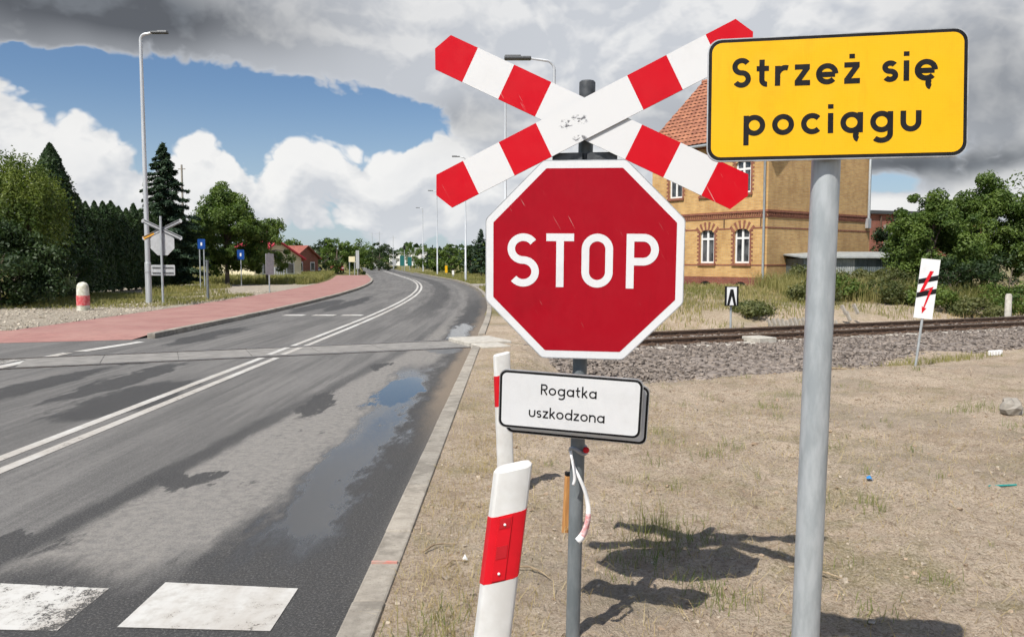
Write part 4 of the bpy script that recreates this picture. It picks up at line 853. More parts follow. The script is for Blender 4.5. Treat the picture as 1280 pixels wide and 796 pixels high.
# ------------------------------------------------------------------ brick station house
HX, HY, HZ = 11.8, 37.0, .40
house = thing('brick_house', 'two storey yellow brick house with red tiled gable roof beyond the track', 'house', (HX, HY, HZ), R_(37))
LX, LY, EV, SL = 8.93, 7.2, 7.35, .89
def wall_face(mb, holes, L, H, to3):
    us = sorted({0, L, *[h[0] for h in holes], *[h[1] for h in holes]}); vs_ = sorted({0, H, *[h[2] for h in holes], *[h[3] for h in holes]})
    for a, b in zip(us[:-1], us[1:]):
        for c_, d_ in zip(vs_[:-1], vs_[1:]):
            if any(h[0] <= a and b <= h[1] and h[2] <= c_ and d_ <= h[3] for h in holes): continue
            mb.add([to3(a, c_, 0), to3(b, c_, 0), to3(b, d_, 0), to3(a, d_, 0)], [(0, 1, 2, 3)])
    for (a, b, c_, d_) in holes:
        D = .14
        for p0, p1 in (((a, c_), (b, c_)), ((b, c_), (b, d_)), ((b, d_), (a, d_)), ((a, d_), (a, c_))):
            mb.add([to3(*p0, 0), to3(*p1, 0), to3(*p1, D), to3(*p0, D)], [(0, 1, 2, 3)])
left3 = lambda u, v, d: (d, u, v)            # u runs back along the west wall, d into the house
right3 = lambda u, v, d: (u, d, v)
WL = [(u - .43, u + .43, z0, z1) for u in (1.40, 3.48, 5.56) for z0, z1 in ((1.22, 2.98), (4.55, 6.2))]
WR = [(4.75, 5.60, 4.55, 6.2)]
mb = MB(); wall_face(mb, WL, LY, EV, left3); mb.build('wall', MATS['brick_yellow'], house)
mb = MB(); wall_face(mb, WR, LX, EV, right3); mb.add([(0, 0, EV), (LX, 0, EV), (LX / 2, 0, EV + SL * LX / 2)], [(0, 1, 2)]); mb.build('wall', MATS['brick_yellow'], house)
mb = MB(); mb.add([(LX, 0, 0), (LX, LY, 0), (LX, LY, EV), (LX, 0, EV)], [(0, 1, 2, 3)]); mb.add([(LX, LY, 0), (0, LY, 0), (0, LY, EV), (LX / 2, LY, EV + SL * LX / 2), (LX, LY, EV)], [(0, 1, 2, 3, 4)]); mb.build('wall', MATS['brick_yellow'], house)
def window(h, to3, arch=True):
    a, b, c_, d_ = h; w_ = b - a; m_ = (a + b) / 2
    def bar(u0, u1, v0, v1, d0, d1, mb):
        mb.add([to3(u0, v0, d0), to3(u1, v0, d0), to3(u1, v1, d0), to3(u0, v1, d0), to3(u0, v0, d1), to3(u1, v0, d1), to3(u1, v1, d1), to3(u0, v1, d1)], [(0, 1, 2, 3), (7, 6, 5, 4), (0, 4, 5, 1), (1, 5, 6, 2), (2, 6, 7, 3), (3, 7, 4, 0)])
    win = bpy.data.objects.new('window', None); C.objects.link(win); win.parent = house
    mb = MB(); fw = .085; tz = c_ + (d_ - c_) * .68
    bar(a + .005, a + fw, c_ + .004, d_ - .004, .075, .13, mb); bar(b - fw, b - .005, c_ + .004, d_ - .004, .075, .13, mb); bar(a + fw, b - fw, c_ + .005, c_ + fw, .078, .13, mb); bar(a + fw, b - fw, d_ - fw * 1.5, d_ - .005, .078, .13, mb)
    bar(m_ - .055, m_ + .055, c_ + fw, d_ - fw, .07, .128, mb); bar(a + fw, m_ - .056, tz - .05, tz + .05, .072, .128, mb); bar(m_ + .056, b - fw, tz - .05, tz + .05, .072, .128, mb)
    mb.build('frame', MATS['window_white'], win)
    for u0, u1 in ((a + fw, m_ - .055), (m_ + .055, b - fw)):
        for v0, v1 in ((c_ + fw, tz - .05), (tz + .05, d_ - fw)):
            mb = MB(); mb.add([to3(u0, v0, .11), to3(u1, v0, .11), to3(u1, v1, .11), to3(u0, v1, .11)], [(0, 1, 2, 3)]); mb.build('pane', MATS['glass_dark'], win)
    mb = MB(); bar(a - .12, b + .12, c_ - .12, c_ - .002, -.08, .07, mb); mb.build('sill', MATS['brick_trim'], win)
    # toothed brick surround and arch
    for sgn, e in ((-1, a), (1, b)):
        poly = [(e, c_)]; z_ = c_; k = 0
        while z_ < d_ - .1:
            ww = .20 if k % 2 else .10; poly += [(e + sgn * ww, z_), (e + sgn * ww, z_ + .10)]; z_ += .10; k += 1
        poly.append((e, z_)); n_ = len(poly); mb = MB()
        mb.add([to3(p[0], p[1], -.008) for p in poly], [tuple(range(n_)) if sgn < 0 else tuple(range(n_))]); mb.build('brick_surround', MATS['brick_trim'], win)
    ri = w_ * .75; hh = math.sqrt(ri * ri - (w_ / 2) ** 2); ctr = d_ - .06 - ri + .02; n_ = 11; a0 = math.asin(min(1, (w_ / 2 + .02) / ri))
    for k in range(n_):
        t0 = -a0 - .1 + (2 * a0 + .2) * k / n_; t1 = -a0 - .1 + (2 * a0 + .2) * (k + 1) / n_ ; ro_ = ri + .32; mb = MB(); r0 = ri - .06 if abs(k - n_ // 2) < 99 else ri
        mb.add([to3(m_ + r * math.sin(t_), ctr + r * math.cos(t_), dd) for dd in (-.014, .02) for r, t_ in ((r0, t0), (r0, t1), (ro_, t1), (ro_, t0))], [(0, 1, 2, 3), (0, 4, 5, 1), (1, 5, 6, 2), (2, 6, 7, 3), (3, 7, 4, 0)])
        mb.build('arch_brick', MATS['brick_trim'] if k % 2 == 0 else MATS['brick_yellow'], win)
    return win
for h in WL: window(h, left3)
for h in WR: window(h, right3)
def band(z0, z1, pr, m_, name):
    mb = MB(); mb.box((-pr / 2 - .001, LY / 2, (z0 + z1) / 2), (pr, LY, z1 - z0)); mb.box((LX / 2 - pr / 2, -pr / 2 - .001, (z0 + z1) / 2), (LX + pr, pr, z1 - z0)); return mb.build(name, m_, house)
band(3.60, 3.70, .07, MATS['brick_trim'], 'string_course'); band(3.36, 3.43, .03, MATS['brick_trim'], 'string_course'); band(2.84, 2.91, .012, MATS['brick_trim'], 'string_course'); band(1.10, 1.17, .012, MATS['brick_trim'], 'string_course'); band(6.85, 7.0, .06, MATS['brick_trim'], 'string_course')
band(-.3, .56, .05, MATS['brick_red'], 'plinth')
mb = MB(); dt = .13
for k in range(int(LY / dt)): mb.box((-.025, .06 + k * dt, 3.515), (.05, .065, .15))
for k in range(int(LX / dt)): mb.box((.06 + k * dt, -.025, 3.515), (.065, .05, .15))
o = mb.build('dentils', MATS['brick_trim'], house); o['kind'] = 'stuff'
for u in (3.5, 1.4):
    mb = MB(); n_ = 10; mb.add([(-.056, u + .35 * math.cos(math.pi * k / n_), .10 + .24 * math.sin(math.pi * k / n_)) for k in range(n_ + 1)], [tuple(range(n_ + 1))]); mb.build('cellar_window', MATS['ink_black'], house)
for u in (.35, 2.45): 
    mb = MB(); mb.box((-.02, u, 3.15), (.03, .05, .42)); mb.build('wall_anchor', MATS['rust_rail'], house)
# roof: rows of tiles that step over each other
def roof_slope(sgn):
    rows = 19; W0 = LX / 2 + .42; n_ = 58; y0_, y1_ = -.42, LY + .42; mb = MB(); zr = EV + SL * LX / 2 + .06
    for r in range(rows):
        d0, d1 = W0 * (1 - r / rows), W0 * (1 - (r + 1.12) / rows); d1 = max(d1, 0)
        vs = []
        for k in range(n_ + 1):
            yy = y0_ + (y1_ - y0_) * k / n_
            for j, d in enumerate((d0, d1)):
                zz_ = zr - SL * d + (.045 if j == 0 else .0) + (.03 if (k + r) % 2 else 0) + random.uniform(-.008, .008)
                vs.append((LX / 2 + sgn * d, yy, zz_))
        fs = [(2 * k, 2 * k + 2, 2 * k + 3, 2 * k + 1) if sgn > 0 else (2 * k, 2 * k + 1, 2 * k + 3, 2 * k + 2) for k in range(n_)]; mb.add(vs, fs)
    return mb
rf = roof_slope(-1).build('roof', MATS['roof_tile'], house); rf2 = roof_slope(1).build('roof', MATS['roof_tile'], house)
mb = MB(); zr = EV + SL * LX / 2
for sgn in (-1, 1):
    d = LX / 2 + .42; mb.add([(LX / 2, -.42, zr), (LX / 2 + sgn * d, -.42, zr - SL * d), (LX / 2 + sgn * d, LY + .42, zr - SL * d), (LX / 2, LY + .42, zr)], [(0, 1, 2, 3)])
    mb.add([(LX / 2, -.43, zr + .08), (LX / 2 + sgn * d, -.43, zr - SL * d + .08), (LX / 2 + sgn * d, -.43, zr - SL * d - .12), (LX / 2, -.43, zr - .12)], [(0, 1, 2, 3)])
    mb.add([(LX / 2, LY + .43, zr + .08), (LX / 2 + sgn * d, LY + .43, zr - SL * d + .08), (LX / 2 + sgn * d, LY + .43, zr - SL * d - .12), (LX / 2, LY + .43, zr - .12)], [(0, 1, 2, 3)])
mb.build('soffit', MATS['bark'], rf)
mb = MB(); mb.tube([(LX / 2, -.44, zr + .06), (LX / 2, LY + .44, zr + .06)], .12, 8); mb.build('ridge', MATS['roof_tile'], rf)
mb = MB(); mb.box((LX / 2 + .3, LY * .62, zr + .5), (.7, .9, 1.8)); mb.build('chimney', MATS['brick_red'], rf)
mb = MB(); mb.tube([(-.47, -.43, EV - .40), (-.47, LY + .43, EV - .40)], .07, 8); mb.build('gutter', MATS['galvanised'], house, True)
mb = MB(); mb.tube([(-.47, .05, EV - .42), (-.30, .08, EV - .55), (-.11, .13, EV - .85), (-.10, .13, .0)], .055, 10); mb.build('downpipe', MATS['galvanised'], house, True)
mb = MB(); mb.tube([(LX - .35, -.12, 3.05), (LX - .35, -.12, 6.6), (LX - .1, -.3, 6.9), (LX + .45, -.35, EV - .42)], .07, 10); mb.build('downpipe', MATS['galvanised'], house, True)
mb = MB(); mb.box((LX - .35, -.1, 3.3), (.3, .16, .5)); mb.build('meter_box', MATS['sign_grey_back'], house)

# ------------------------------------------------------------------ shed and old brick building
shed = thing('metal_shed', 'low dark corrugated metal shed beside the yellow brick house', 'shed', (13.15, 36.0, .35), R_(4))
SW = 5.4
for k in range(9):
    mb = MB(); n_ = 12; w_ = SW / 9; vs = []
    for i in range(n_ + 1):
        xx = k * w_ + (w_ - .01) * i / n_; yy = -.012 - (.016 if i % 2 else 0) - .004 * (k % 2); vs += [(xx, yy, -.2), (xx, yy, 1.50)]
    mb.add(vs, [(2 * i, 2 * i + 2, 2 * i + 3, 2 * i + 1) for i in range(n_)]); mb.build('metal_panel', MATS['zinc_pale'] if k in (0, 2, 3) else MATS['zinc_shed'], shed)
mb = MB(); mb.box((SW / 2, 1.7, .63), (SW, 3.38, 1.7)); mb.build('shed_body', MATS['zinc_shed'], shed)
mb = MB(); mb.add([(-.2, -.25, 1.50), (SW + .2, -.25, 1.50), (SW + .2, 3.6, 1.78), (-.2, 3.6, 1.78), (-.2, -.25, 1.56), (SW + .2, -.25, 1.56), (SW + .2, 3.6, 1.84), (-.2, 3.6, 1.84)], [(3, 2, 1, 0), (4, 5, 6, 7), (0, 1, 5, 4), (1, 2, 6, 5), (2, 3, 7, 6), (3, 0, 4, 7)]); mb.build('shed_roof', MATS['zinc_pale'], shed)
old = thing('old_brick_building', 'flat roofed red brick outbuilding partly hidden by the green trees', 'building', (23.3, 52, .4), R_(20))
mb = MB(); mb.box((5, 4, 2.15), (10, 8, 4.5)); mb.build('wall', MATS['brick_old_red'], old)
mb = MB(); mb.box((5, 4, 4.5), (10.4, 8.4, .22)); mb.build('roof', MATS['dark_steel'], old)
mb = MB(); mb.box((1.7, -.02, 2.75), (1.3, .06, 1.9)); w_ = mb.build('window', MATS['concrete'], old)
mb = MB(); mb.box((1.7, -.06, 2.75), (.9, .03, 1.5)); mb.build('boarding', MATS['zinc_pale'], w_)
mb = MB(); mb.tube([(.75, -.08, 4.3), (.75, -.08, 1.8)], .05, 6); mb.build('downpipe', MATS['rust_rail'], old)

# ------------------------------------------------------------------ street lamps
def lamp(x, y, h, label, side=-1, arm_l=1.0, r0=.095):
    t = thing('street_lamp', label, 'street lamp', (x, y, gz(x, y)), 0, 'street lamps along the road')
    r1 = r0 * .52; rb = .22
    mb = MB(); mb.tube([(0, 0, -.3), (0, 0, 1.6), (0, 0, 1.62), (0, 0, h - rb)], [r0, r0, r0 * .82, r1], 14); mb.build('pole', MATS['lamp_grey'], t, True)
    pts = [(side * (rb - rb * math.cos(a)), 0, h - rb + rb * math.sin(a)) for a in np.linspace(0, math.pi / 2, 8)] + [(side * arm_l * .6, 0, h + .05)]
    mb = MB(); mb.tube(pts, [r1 * .9] * 8 + [r1 * .7], 8); mb.build('arm', MATS['lamp_grey'], t, True)
    mb = MB(); mb.box((side * (arm_l * .6 + .3), 0, h + .055), (.66, .22, .07)); mb.box((side * (arm_l * .6 + .42), 0, h + .10), (.4, .18, .05)); bevel(mb.build('luminaire', MATS['dark_steel'], t), .02)
    mb = MB(); mb.tube([(0, 0, 1.2), (0, 0, 1.25)], r0 * 1.06, 14); mb.build('collar', MATS['sign_grey_back'], t)
    return t
lamp(-14.6, 32.0, 10.55, 'tall pale street lamp on the left beside the back of the crossbuck', 1, .75, .12)
lamp(1.04, 20.0, 7.0, 'street lamp whose head shows between the crossbuck arms', -1, 1.0, .07)
lamp(-.33, 40.0, 10.6, 'street lamp rising behind the left arms of the crossbuck', -1, .8)
lamp(-3.95, 68.0, 10.4, 'street lamp just left of the STOP sign, at the bend', -1, .8)
lamp(-9.35, 100.0, 10.4, 'second street lamp left of the STOP sign, farther round the bend', -1, .8)
lamp(-14.7, 132.0, 10.4, 'farthest thin street lamp beyond the bend', -1, .8)

# ------------------------------------------------------------------ left verge: signs, posts, marker
bx, by = -13.24, 30.25
bs2 = thing('crossbuck_back', 'grey back of a crossbuck and octagon sign on the left verge', 'road sign', (bx, by, gz(bx, by)))
mb = MB(); mb.tube([(0, -.06, -.2), (0, -.06, 3.35)], .045, 10); mb.build('post', MATS['galvanised'], bs2, True)
for rl, yy in ((25, .02), (-25, .045)):
    mb = MB(); mb.M = pose((0, yy, 2.85), 0, 0, rl); L_ = .80; mb.prism([(-L_, -.075), (L_, -.075), (L_ + .04, 0), (L_, .075), (-L_, .075), (-L_ - .04, 0)], 0, .02); ar = mb.build('crossbuck_arm', MATS['sign_grey_back'], bs2)
    mb = MB(); mb.M = pose((0, yy, 2.85), 0, 0, rl); mb.box((0, -.012, .05), (1.5, .02, .025)); mb.box((0, -.012, -.05), (1.5, .02, .025)); mb.build('stiffener', MATS['dark_steel'], ar)
    if rl < 0:
        mb = MB(); mb.M = pose((0, yy, 2.85), 0, 0, rl); mb.box((-.56, -.004, 0), (.44, .004, .14)); mb.build('orange_segment', MATS['sign_orange'], ar)  # orange segment laid flat over the lower left arm end
mb = MB(); mb.M = Matrix.Translation((0, .03, 2.33)); mb.prism(octagon(.45, .03), 0, .015); mb.build('octagon_back', MATS['sign_grey_back'], bs2)
mb = MB(); mb.M = Matrix.Translation((0, .02, 1.32)); mb.prism(rrect(.9, .40, .04), 0, .015); mb.build('plate_back', MATS['sign_grey_back'], bs2)
mb = MB(); mb.M = Matrix.Translation((0, .0, 1.32)); mb.box((0, 0, .1), (.8, .02, .03)); mb.box((0, 0, -.1), (.8, .02, .03)); mb.build('stiffener', MATS['dark_steel'], bs2)
ms = thing('marker_stone', 'stubby white marker stone with red lower band on gravel', 'marker post', (-14.5, 26.9, gz(-14.5, 26.9)))
def lathe(mb, prof__, n=14):
    vs = [(r * math.cos(2 * math.pi * k / n), r * math.sin(2 * math.pi * k / n), z) for r, z in prof__ for k in range(n)]
    mb.add(vs, [(i * n + k, i * n + (k + 1) % n, (i + 1) * n + (k + 1) % n, (i + 1) * n + k) for i in range(len(prof__) - 1) for k in range(n)] + [tuple((len(prof__) - 1) * n + k for k in range(n))])
mat('marker_white', (.72, .70, .62), (.45, .44, .33), 7, .8); mat('marker_red', (.55, .06, .07), (.66, .25, .24), 9, .8)
mb = MB(); lathe(mb, [(.20, -.2), (.20, .16), (.198, .16), (.198, .52), (.19, .75), (.17, .86), (.12, .93), (.03, .96)]); mb.build('stone', MATS['marker_white'], ms, True)
mb = MB(); lathe(mb, [(.199, .17), (.207, .172), (.207, .50), (.199, .502)]); mb.build('red_band', MATS['marker_red'], ms, True)
p_ = thing('steel_post', 'plain grey green steel post by the red footway', 'post', (-12.95, 33.9, gz(-12.95, 33.9))); mb = MB(); mb.tube([(0, 0, -.2), (0, 0, 1.62)], .055, 10); mb.tube([(0, 0, 1.62), (0, 0, 1.7)], .065, 10); mb.build('pole', MATS['grey_post_paint'], p_, True)
p_ = thing('edge_on_sign', 'narrow grey sign seen edge-on beside the footway near the red roofed house', 'road sign', (-13.24, 43.5, gz(-13.24, 43.5))); mb = MB(); mb.tube([(0, 0, -.2), (0, 0, 2.1)], .04, 8); mb.build('pole', MATS['galvanised'], p_, True)
mb = MB(); mb.M = Matrix.Rotation(R_(62), 4, 'Z'); mb.prism([(q_[0], q_[1] + 1.5) for q_ in rrect(.6, 1.15, .05)], -.06, -.04); mb.build('plate_back', MATS['sign_grey_back'], p_)
def blue_sign(u, Y, zc, w_, h_, label, poles=1):
    X = (u - 640) / F * Y; t = thing('blue_sign', label, 'road sign', (X, Y, gz(X, Y)), R_(8)); mb = MB(); mb.M = Matrix.Translation((0, -.05, zc)); mb.prism(rrect(w_, h_, .04), 0, .02); p = mb.build('plate', MATS['sign_blue'], t)
    mb = MB(); mb.M = Matrix.Translation((0, -.052, zc)); mb.box((0, 0, 0), (w_ * .22, .003, h_ * .32)); mb.build('pictogram', MATS['plastic_white'], p)
    for k in range(poles): mb = MB(); mb.tube([(-.12 + .24 * k if poles > 1 else 0, 0, -.2), (-.12 + .24 * k if poles > 1 else 0, 0, zc + h_ / 2)], .035, 8); mb.build('pole', MATS['galvanised'], t, True)
blue_sign(253.5, 47, 2.65, .42, .58, 'small blue road sign on two poles before the broadleaf tree', 2)
blue_sign(302, 54, 2.1, .46, .66, 'bright blue square road sign under the broadleaf tree')
up = thing('utility_pole', 'thin grey utility pole beside the tall spruce', 'utility pole', (-23.8, 58, .05)); mb = MB(); mb.tube([(0, 0, -.3), (0, 0, 8.6)], [.10, .07], 8); mb.build('pole', MATS['concrete'], up, True); mb = MB(); mb.box((0, 0, 8.3), (.5, .06, .06)); mb.build('crossarm', MATS['concrete'], up)

# ------------------------------------------------------------------ railway signs right
s1 = thing('railway_arrow_sign', 'small white signal board with a black arrow mark beyond the rails', 'railway sign', (6.07, 22.0, gz(6.07, 22.0)))
mb = MB(); mb.tube([(0, .05, -.3), (0, .05, 1.35)], .03, 8); mb.build('pole', MATS['galvanised'], s1, True)
zc = 1.7 - (370 - 327) / F * 22 - gz(6.07, 22.0); mb = MB(); mb.box((0, 0, zc), (.36, .10, .54)); p = mb.build('board_frame', MATS['ink_black'], s1)
mb = MB(); mb.box((-.01, -.053, zc), (.27, .006, .50)); mb.build('white_face', MATS['film_white'], p)
mb = MB(); mb.M = Matrix.Translation((-.01, -.058, zc)); mb.prism([(-.13, -.25), (-.06, -.25), (0, .0), (.06, -.25), (.13, -.25), (.04, .19), (-.04, .19)], 0, .002); mb.build('arrow_mark', MATS['ink_black'], p)
sx, sy = 7.25, 14.2
s2 = thing('railway_lightning_sign', 'leaning white board with two black bars and a red zigzag arrow', 'railway sign', (sx, sy, gz(sx, sy)), R_(-14))
tl_ = Matrix.Rotation(R_(5.5), 4, 'Y'); 
mb = MB(); mb.M = tl_; mb.tube([(0, .03, -.3), (0, .03, 1.88)], .022, 8); mb.build('pole', MATS['galvanised'], s2, True)
zc = 1.40; mb = MB(); mb.M = tl_ @ Matrix.Translation((0, 0, zc)); mb.prism([(-.155, -.53), (.155, -.53), (.155, .53), (-.155, .53)], 0, .012); p = mb.build('board', MATS['film_white'], s2)
for z_ in (.14, -.10): mb = MB(); mb.M = tl_ @ Matrix.Translation((0, -.003, zc + z_)); mb.prism([(-.155, -.07), (.155, .03), (.155, .12), (-.155, .02)], 0, .002); mb.build('black_bar', MATS['ink_black'], p)
mb = MB(); mb.M = tl_ @ Matrix.Translation((0, -.006, zc)); mb.prism([(.01, .32), (.07, .32), (-.05, -.02), (.10, .05), (.0, -.34), (.035, -.34), (-.03, -.44), (-.045, -.31), (-.02, -.33), (.045, .0), (-.115, -.075)], 0, .002); mb.build('red_arrow', MATS['post_red'], p)
def on_ground(x, y): return (x, y, gz(x, y))
cp = thing('concrete_post', 'short pale concrete post beyond the rails at the right', 'post', on_ground(15.6, 25.0)); mb = MB(); mb.tube([(0, 0, -.2), (0, 0, .95), (0, 0, 1.0)], [.10, .095, .06], 10); mb.build('post_body', MATS['concrete_light'], cp, True)
wm = thing('painted_stones', 'little row of white painted stones on the ballast slope at the right', 'stones', (10.4, 17.2, gz(10.4, 17.2)), R_(22))
for k in range(4): mb = MB(); mb.box((k * .095, 0, .06), (.085, .08, .11)); bevel(mb.build('stone', MATS['plastic_white'], wm), .015)
cg = thing('concrete_grid', 'pale openwork concrete slabs at the foot of the bank beyond the rails', 'concrete slabs', (8.0, 24.4, gz(8.0, 24.4) - .05), TA)
for k in range(16):
    x_ = k * .17 + (1.2 if k > 8 else 0); mb = MB(); mb.box((x_, .0, .2), (.06, .10, .34)); o = mb.build('slab_rib', MATS['concrete'], cg); o.rotation_euler = (-.5, random.uniform(-.12, .12), 0)
for k in range(2): mb = MB(); mb.box((.72 + 2.35 * k - .15 * k, .05, .07), (1.5, .10, .05)); mb.build('slab_rib', MATS['concrete'], cg)
bt = thing('cable_box', 'pale concrete block lying against the near rail', 'concrete block', (*trk(8.35, -.35), -.16), TA); mb = MB(); mb.box((0, 0, .06), (.5, .6, .16)); bevel(mb.build('block', MATS['concrete_light'], bt), .015)
# litter
def ragged(name, label, cat, x, y, r, m_, h=.03, n=7, squash=1.0):
    t = thing(name, label, cat, on_ground(x, y), random.uniform(0, 3)); mb = MB(); vs = [(r * random.uniform(.5, 1.1) * math.cos(6.283 * k / n), squash * r * random.uniform(.5, 1.1) * math.sin(6.283 * k / n), random.uniform(.004, h)) for k in range(n)] + [(0, 0, h * 1.5)]
    mb.add(vs, [(k, (k + 1) % n, n) for k in range(n)]); o = mb.build('crumpled_sheet', m_, t); q_ = o.modifiers.new('solid', 'SOLIDIFY'); q_.thickness = .002; return t
ragged('paper_scrap', 'small white paper scrap on the sand between kerb and delineator post', 'litter', -.255, 4.22, .022, MATS['plastic_white'], .03, 5)
ragged('plastic_scrap', 'small bright blue plastic scrap on the sand', 'litter', 2.64, 5.78, .03, MATS['blue_scrap'])
t = thing('teal_stick', 'teal plastic stick on the sand at the right edge', 'litter', on_ground(3.5, 5.6), .05); mb = MB(); mb.tube([(-.09, 0, .012), (.12, .01, .014)], .007, 6); mb.build('stick', MATS['teal_scrap'], t)
t = thing('concrete_lump', 'grey concrete lump on the sand at the right edge', 'stone', on_ground(5.32, 8.4), .4); mb = MB(); mb.ball((0, 0, .06), .13, 9, 6, (1, .8, .75));
mb.v = [(x_ + random.uniform(-.02, .02), y_ + random.uniform(-.02, .02), z_ + random.uniform(-.02, .02)) for x_, y_, z_ in mb.v]; mb.build('lump', MATS['concrete'], t)
def stick(label, x, y, L, rz, r=.006, bend=.02):
    t = thing('twig', label, 'twig', on_ground(x, y), rz); mb = MB(); mb.tube([(-L / 2, 0, .012), (-L * .1, bend, .028), (L * .2, bend * .6, .022), (L / 2, -bend, .012)], [r, r, r * .8, r * .4], 6); mb.build('stem', MATS['twig'], t, True)
stick('dry twig lying on the sand between kerb and leaning post', -.42, 4.45, .22, .7); stick('thin twig lying near the white paper scrap', -.30, 4.2, .14, .5, .004)
stick('dark bent branch lying on the sand before the ballast', 5.4, 13.2, .75, .25, .025, .12); stick('dry twig lying beside the yellow sign post', 1.60, 4.15, .4, -.5, .006); stick('short dry twig in front of the STOP sign shadow', .1, 4.0, .25, -.6, .006)

# ------------------------------------------------------------------ vegetation
# willow: hanging strings of leaves
def willow(label, loc, h, rad, n_str, m_):
    t = thing('willow_tree', label, 'tree', (*loc, gz(*loc)))
    d = rng.normal(0, 1, (n_str, 3)); d /= np.linalg.norm(d, axis=1, keepdims=True); d[:, 2] = np.abs(d[:, 2]) * .9 - .1
    rr = rng.uniform(.55, 1.0, n_str)[:, None]; a_ = d * rr * np.array([rad, rad, h * .38]) + np.array([0, 0, h * .6]); L_ = rng.uniform(.7, 2.6, n_str) * h / 6.3; per = 26
    k = np.repeat(np.arange(n_str), per); u = np.tile(np.linspace(0, 1, per), n_str); out = d[k] * np.array([1, 1, 0]); pos = a_[k] + out * (.35 * np.sin(u * 2.2))[:, None]; pos[:, 2] += .12 * np.sin(u * 3) - u * L_[k]; pos += rng.normal(0, .05, pos.shape); pos[:, 2] = np.maximum(pos[:, 2], .3)
    pos[:, 2] *= h / pos[:, 2].max()
    trunk(t, h * .75, .22, (.4, .1), [tuple(q_) for q_ in a_[:10]]); link_mesh('crown', leaves_mesh('crown', pos, out + np.array([0, 0, .3]), .15 * rng.uniform(.7, 1.3, len(pos)), m_, .34, .6), t); return t
willow('light green weeping willow at the left edge', (-19.75, 31.8), 6.2, 1.85, 900, LEAF_L)
broadleaf('dark bushy tree below the weeping willow at the left edge', (-18.9, 29.2), 3.1, 2.3, 95, 190, .16, LEAF_D, cz=.5, rz=.5, r_c=.55)
def thuja(label, loc, h, rad, n_, leaf, m_, group=None, seed=1):
    t = thing('thuja_tree', label, 'tree', (*loc, gz(*loc)), random.uniform(0, 6), group); mb = MB(); mb.tube([(0, 0, -.2), (0, 0, h * .9)], [.09, .01], 6); mb.build('trunk', MATS['bark'], t, True)
    link_mesh('crown', thuja_mesh(h, rad, n_, leaf, m_, seed), t); return t
thuja('tall dark pointed cypress rising beside the willow', (-20.75, 36.2), 6.9, 1.85, 30000, .17, LEAF_T, seed=2)
thuja('dark rounded cypress between willow and thuja hedge', (-21.3, 37.6), 6.0, 1.7, 20000, .17, LEAF_T, seed=3)
protos = []
for k in range(17):
    x_, y_ = -21.6 - .03 * k, 38.9 + .92 * k; h = random.uniform(4.5, 5.1)
    lb = 'slim dark thuja in the clipped looking hedge left of the spruce'
    if k < 4: t = thuja(lb, (x_, y_), h, .86, 8000, .15, LEAF_T, 'thujas of the hedge', seed=k + 4); protos.append((t, h))
    else:
        pt, ph = protos[k % 4]; t = copy_tree(pt); t.location = (x_, y_, gz(x_, y_)); t.rotation_euler = (0, 0, random.uniform(0, 6)); t.scale = (random.uniform(.92, 1.1), random.uniform(.92, 1.1), h / ph)
for i, (x_, y_, hh, rr, lb) in enumerate([(-18.2, 31.2, 1.5, 1.0, 'pale leaved shrub in front of the dark bushy tree'), (-19.0, 34.5, 2.2, 1.2, 'dark leaved shrub at the foot of the tall cypress')]):
    broadleaf(lb, (x_, y_), hh, rr, 26, 90, .13, LEAF_P if i == 0 else LEAF_D, name='garden_shrub', cz=.55, rz=.45, r_c=.35, tr=.03)
conifer('tall dark spruce behind the left street lamp', (-21.9, 50.5), 9.2, 3.3, 36000, .27, LEAF_N)
broadleaf('full green broadleaf tree right of the spruce', (-20.0, 56), 6.7, 2.6, 170, 270, .19, LEAF, cz=.55, rz=.46, r_c=.6, taper=.35)
broadleaf('lower green tree beside the red roofed house', (-17.9, 58.5), 4.7, 1.7, 50, 200, .17, LEAF, cz=.55, rz=.46, r_c=.45)
broadleaf('dark green tree between the spruce and the broadleaf tree', (-22.6, 53), 4.4, 2.0, 60, 200, .17, LEAF_D, cz=.5, rz=.5, r_c=.5)
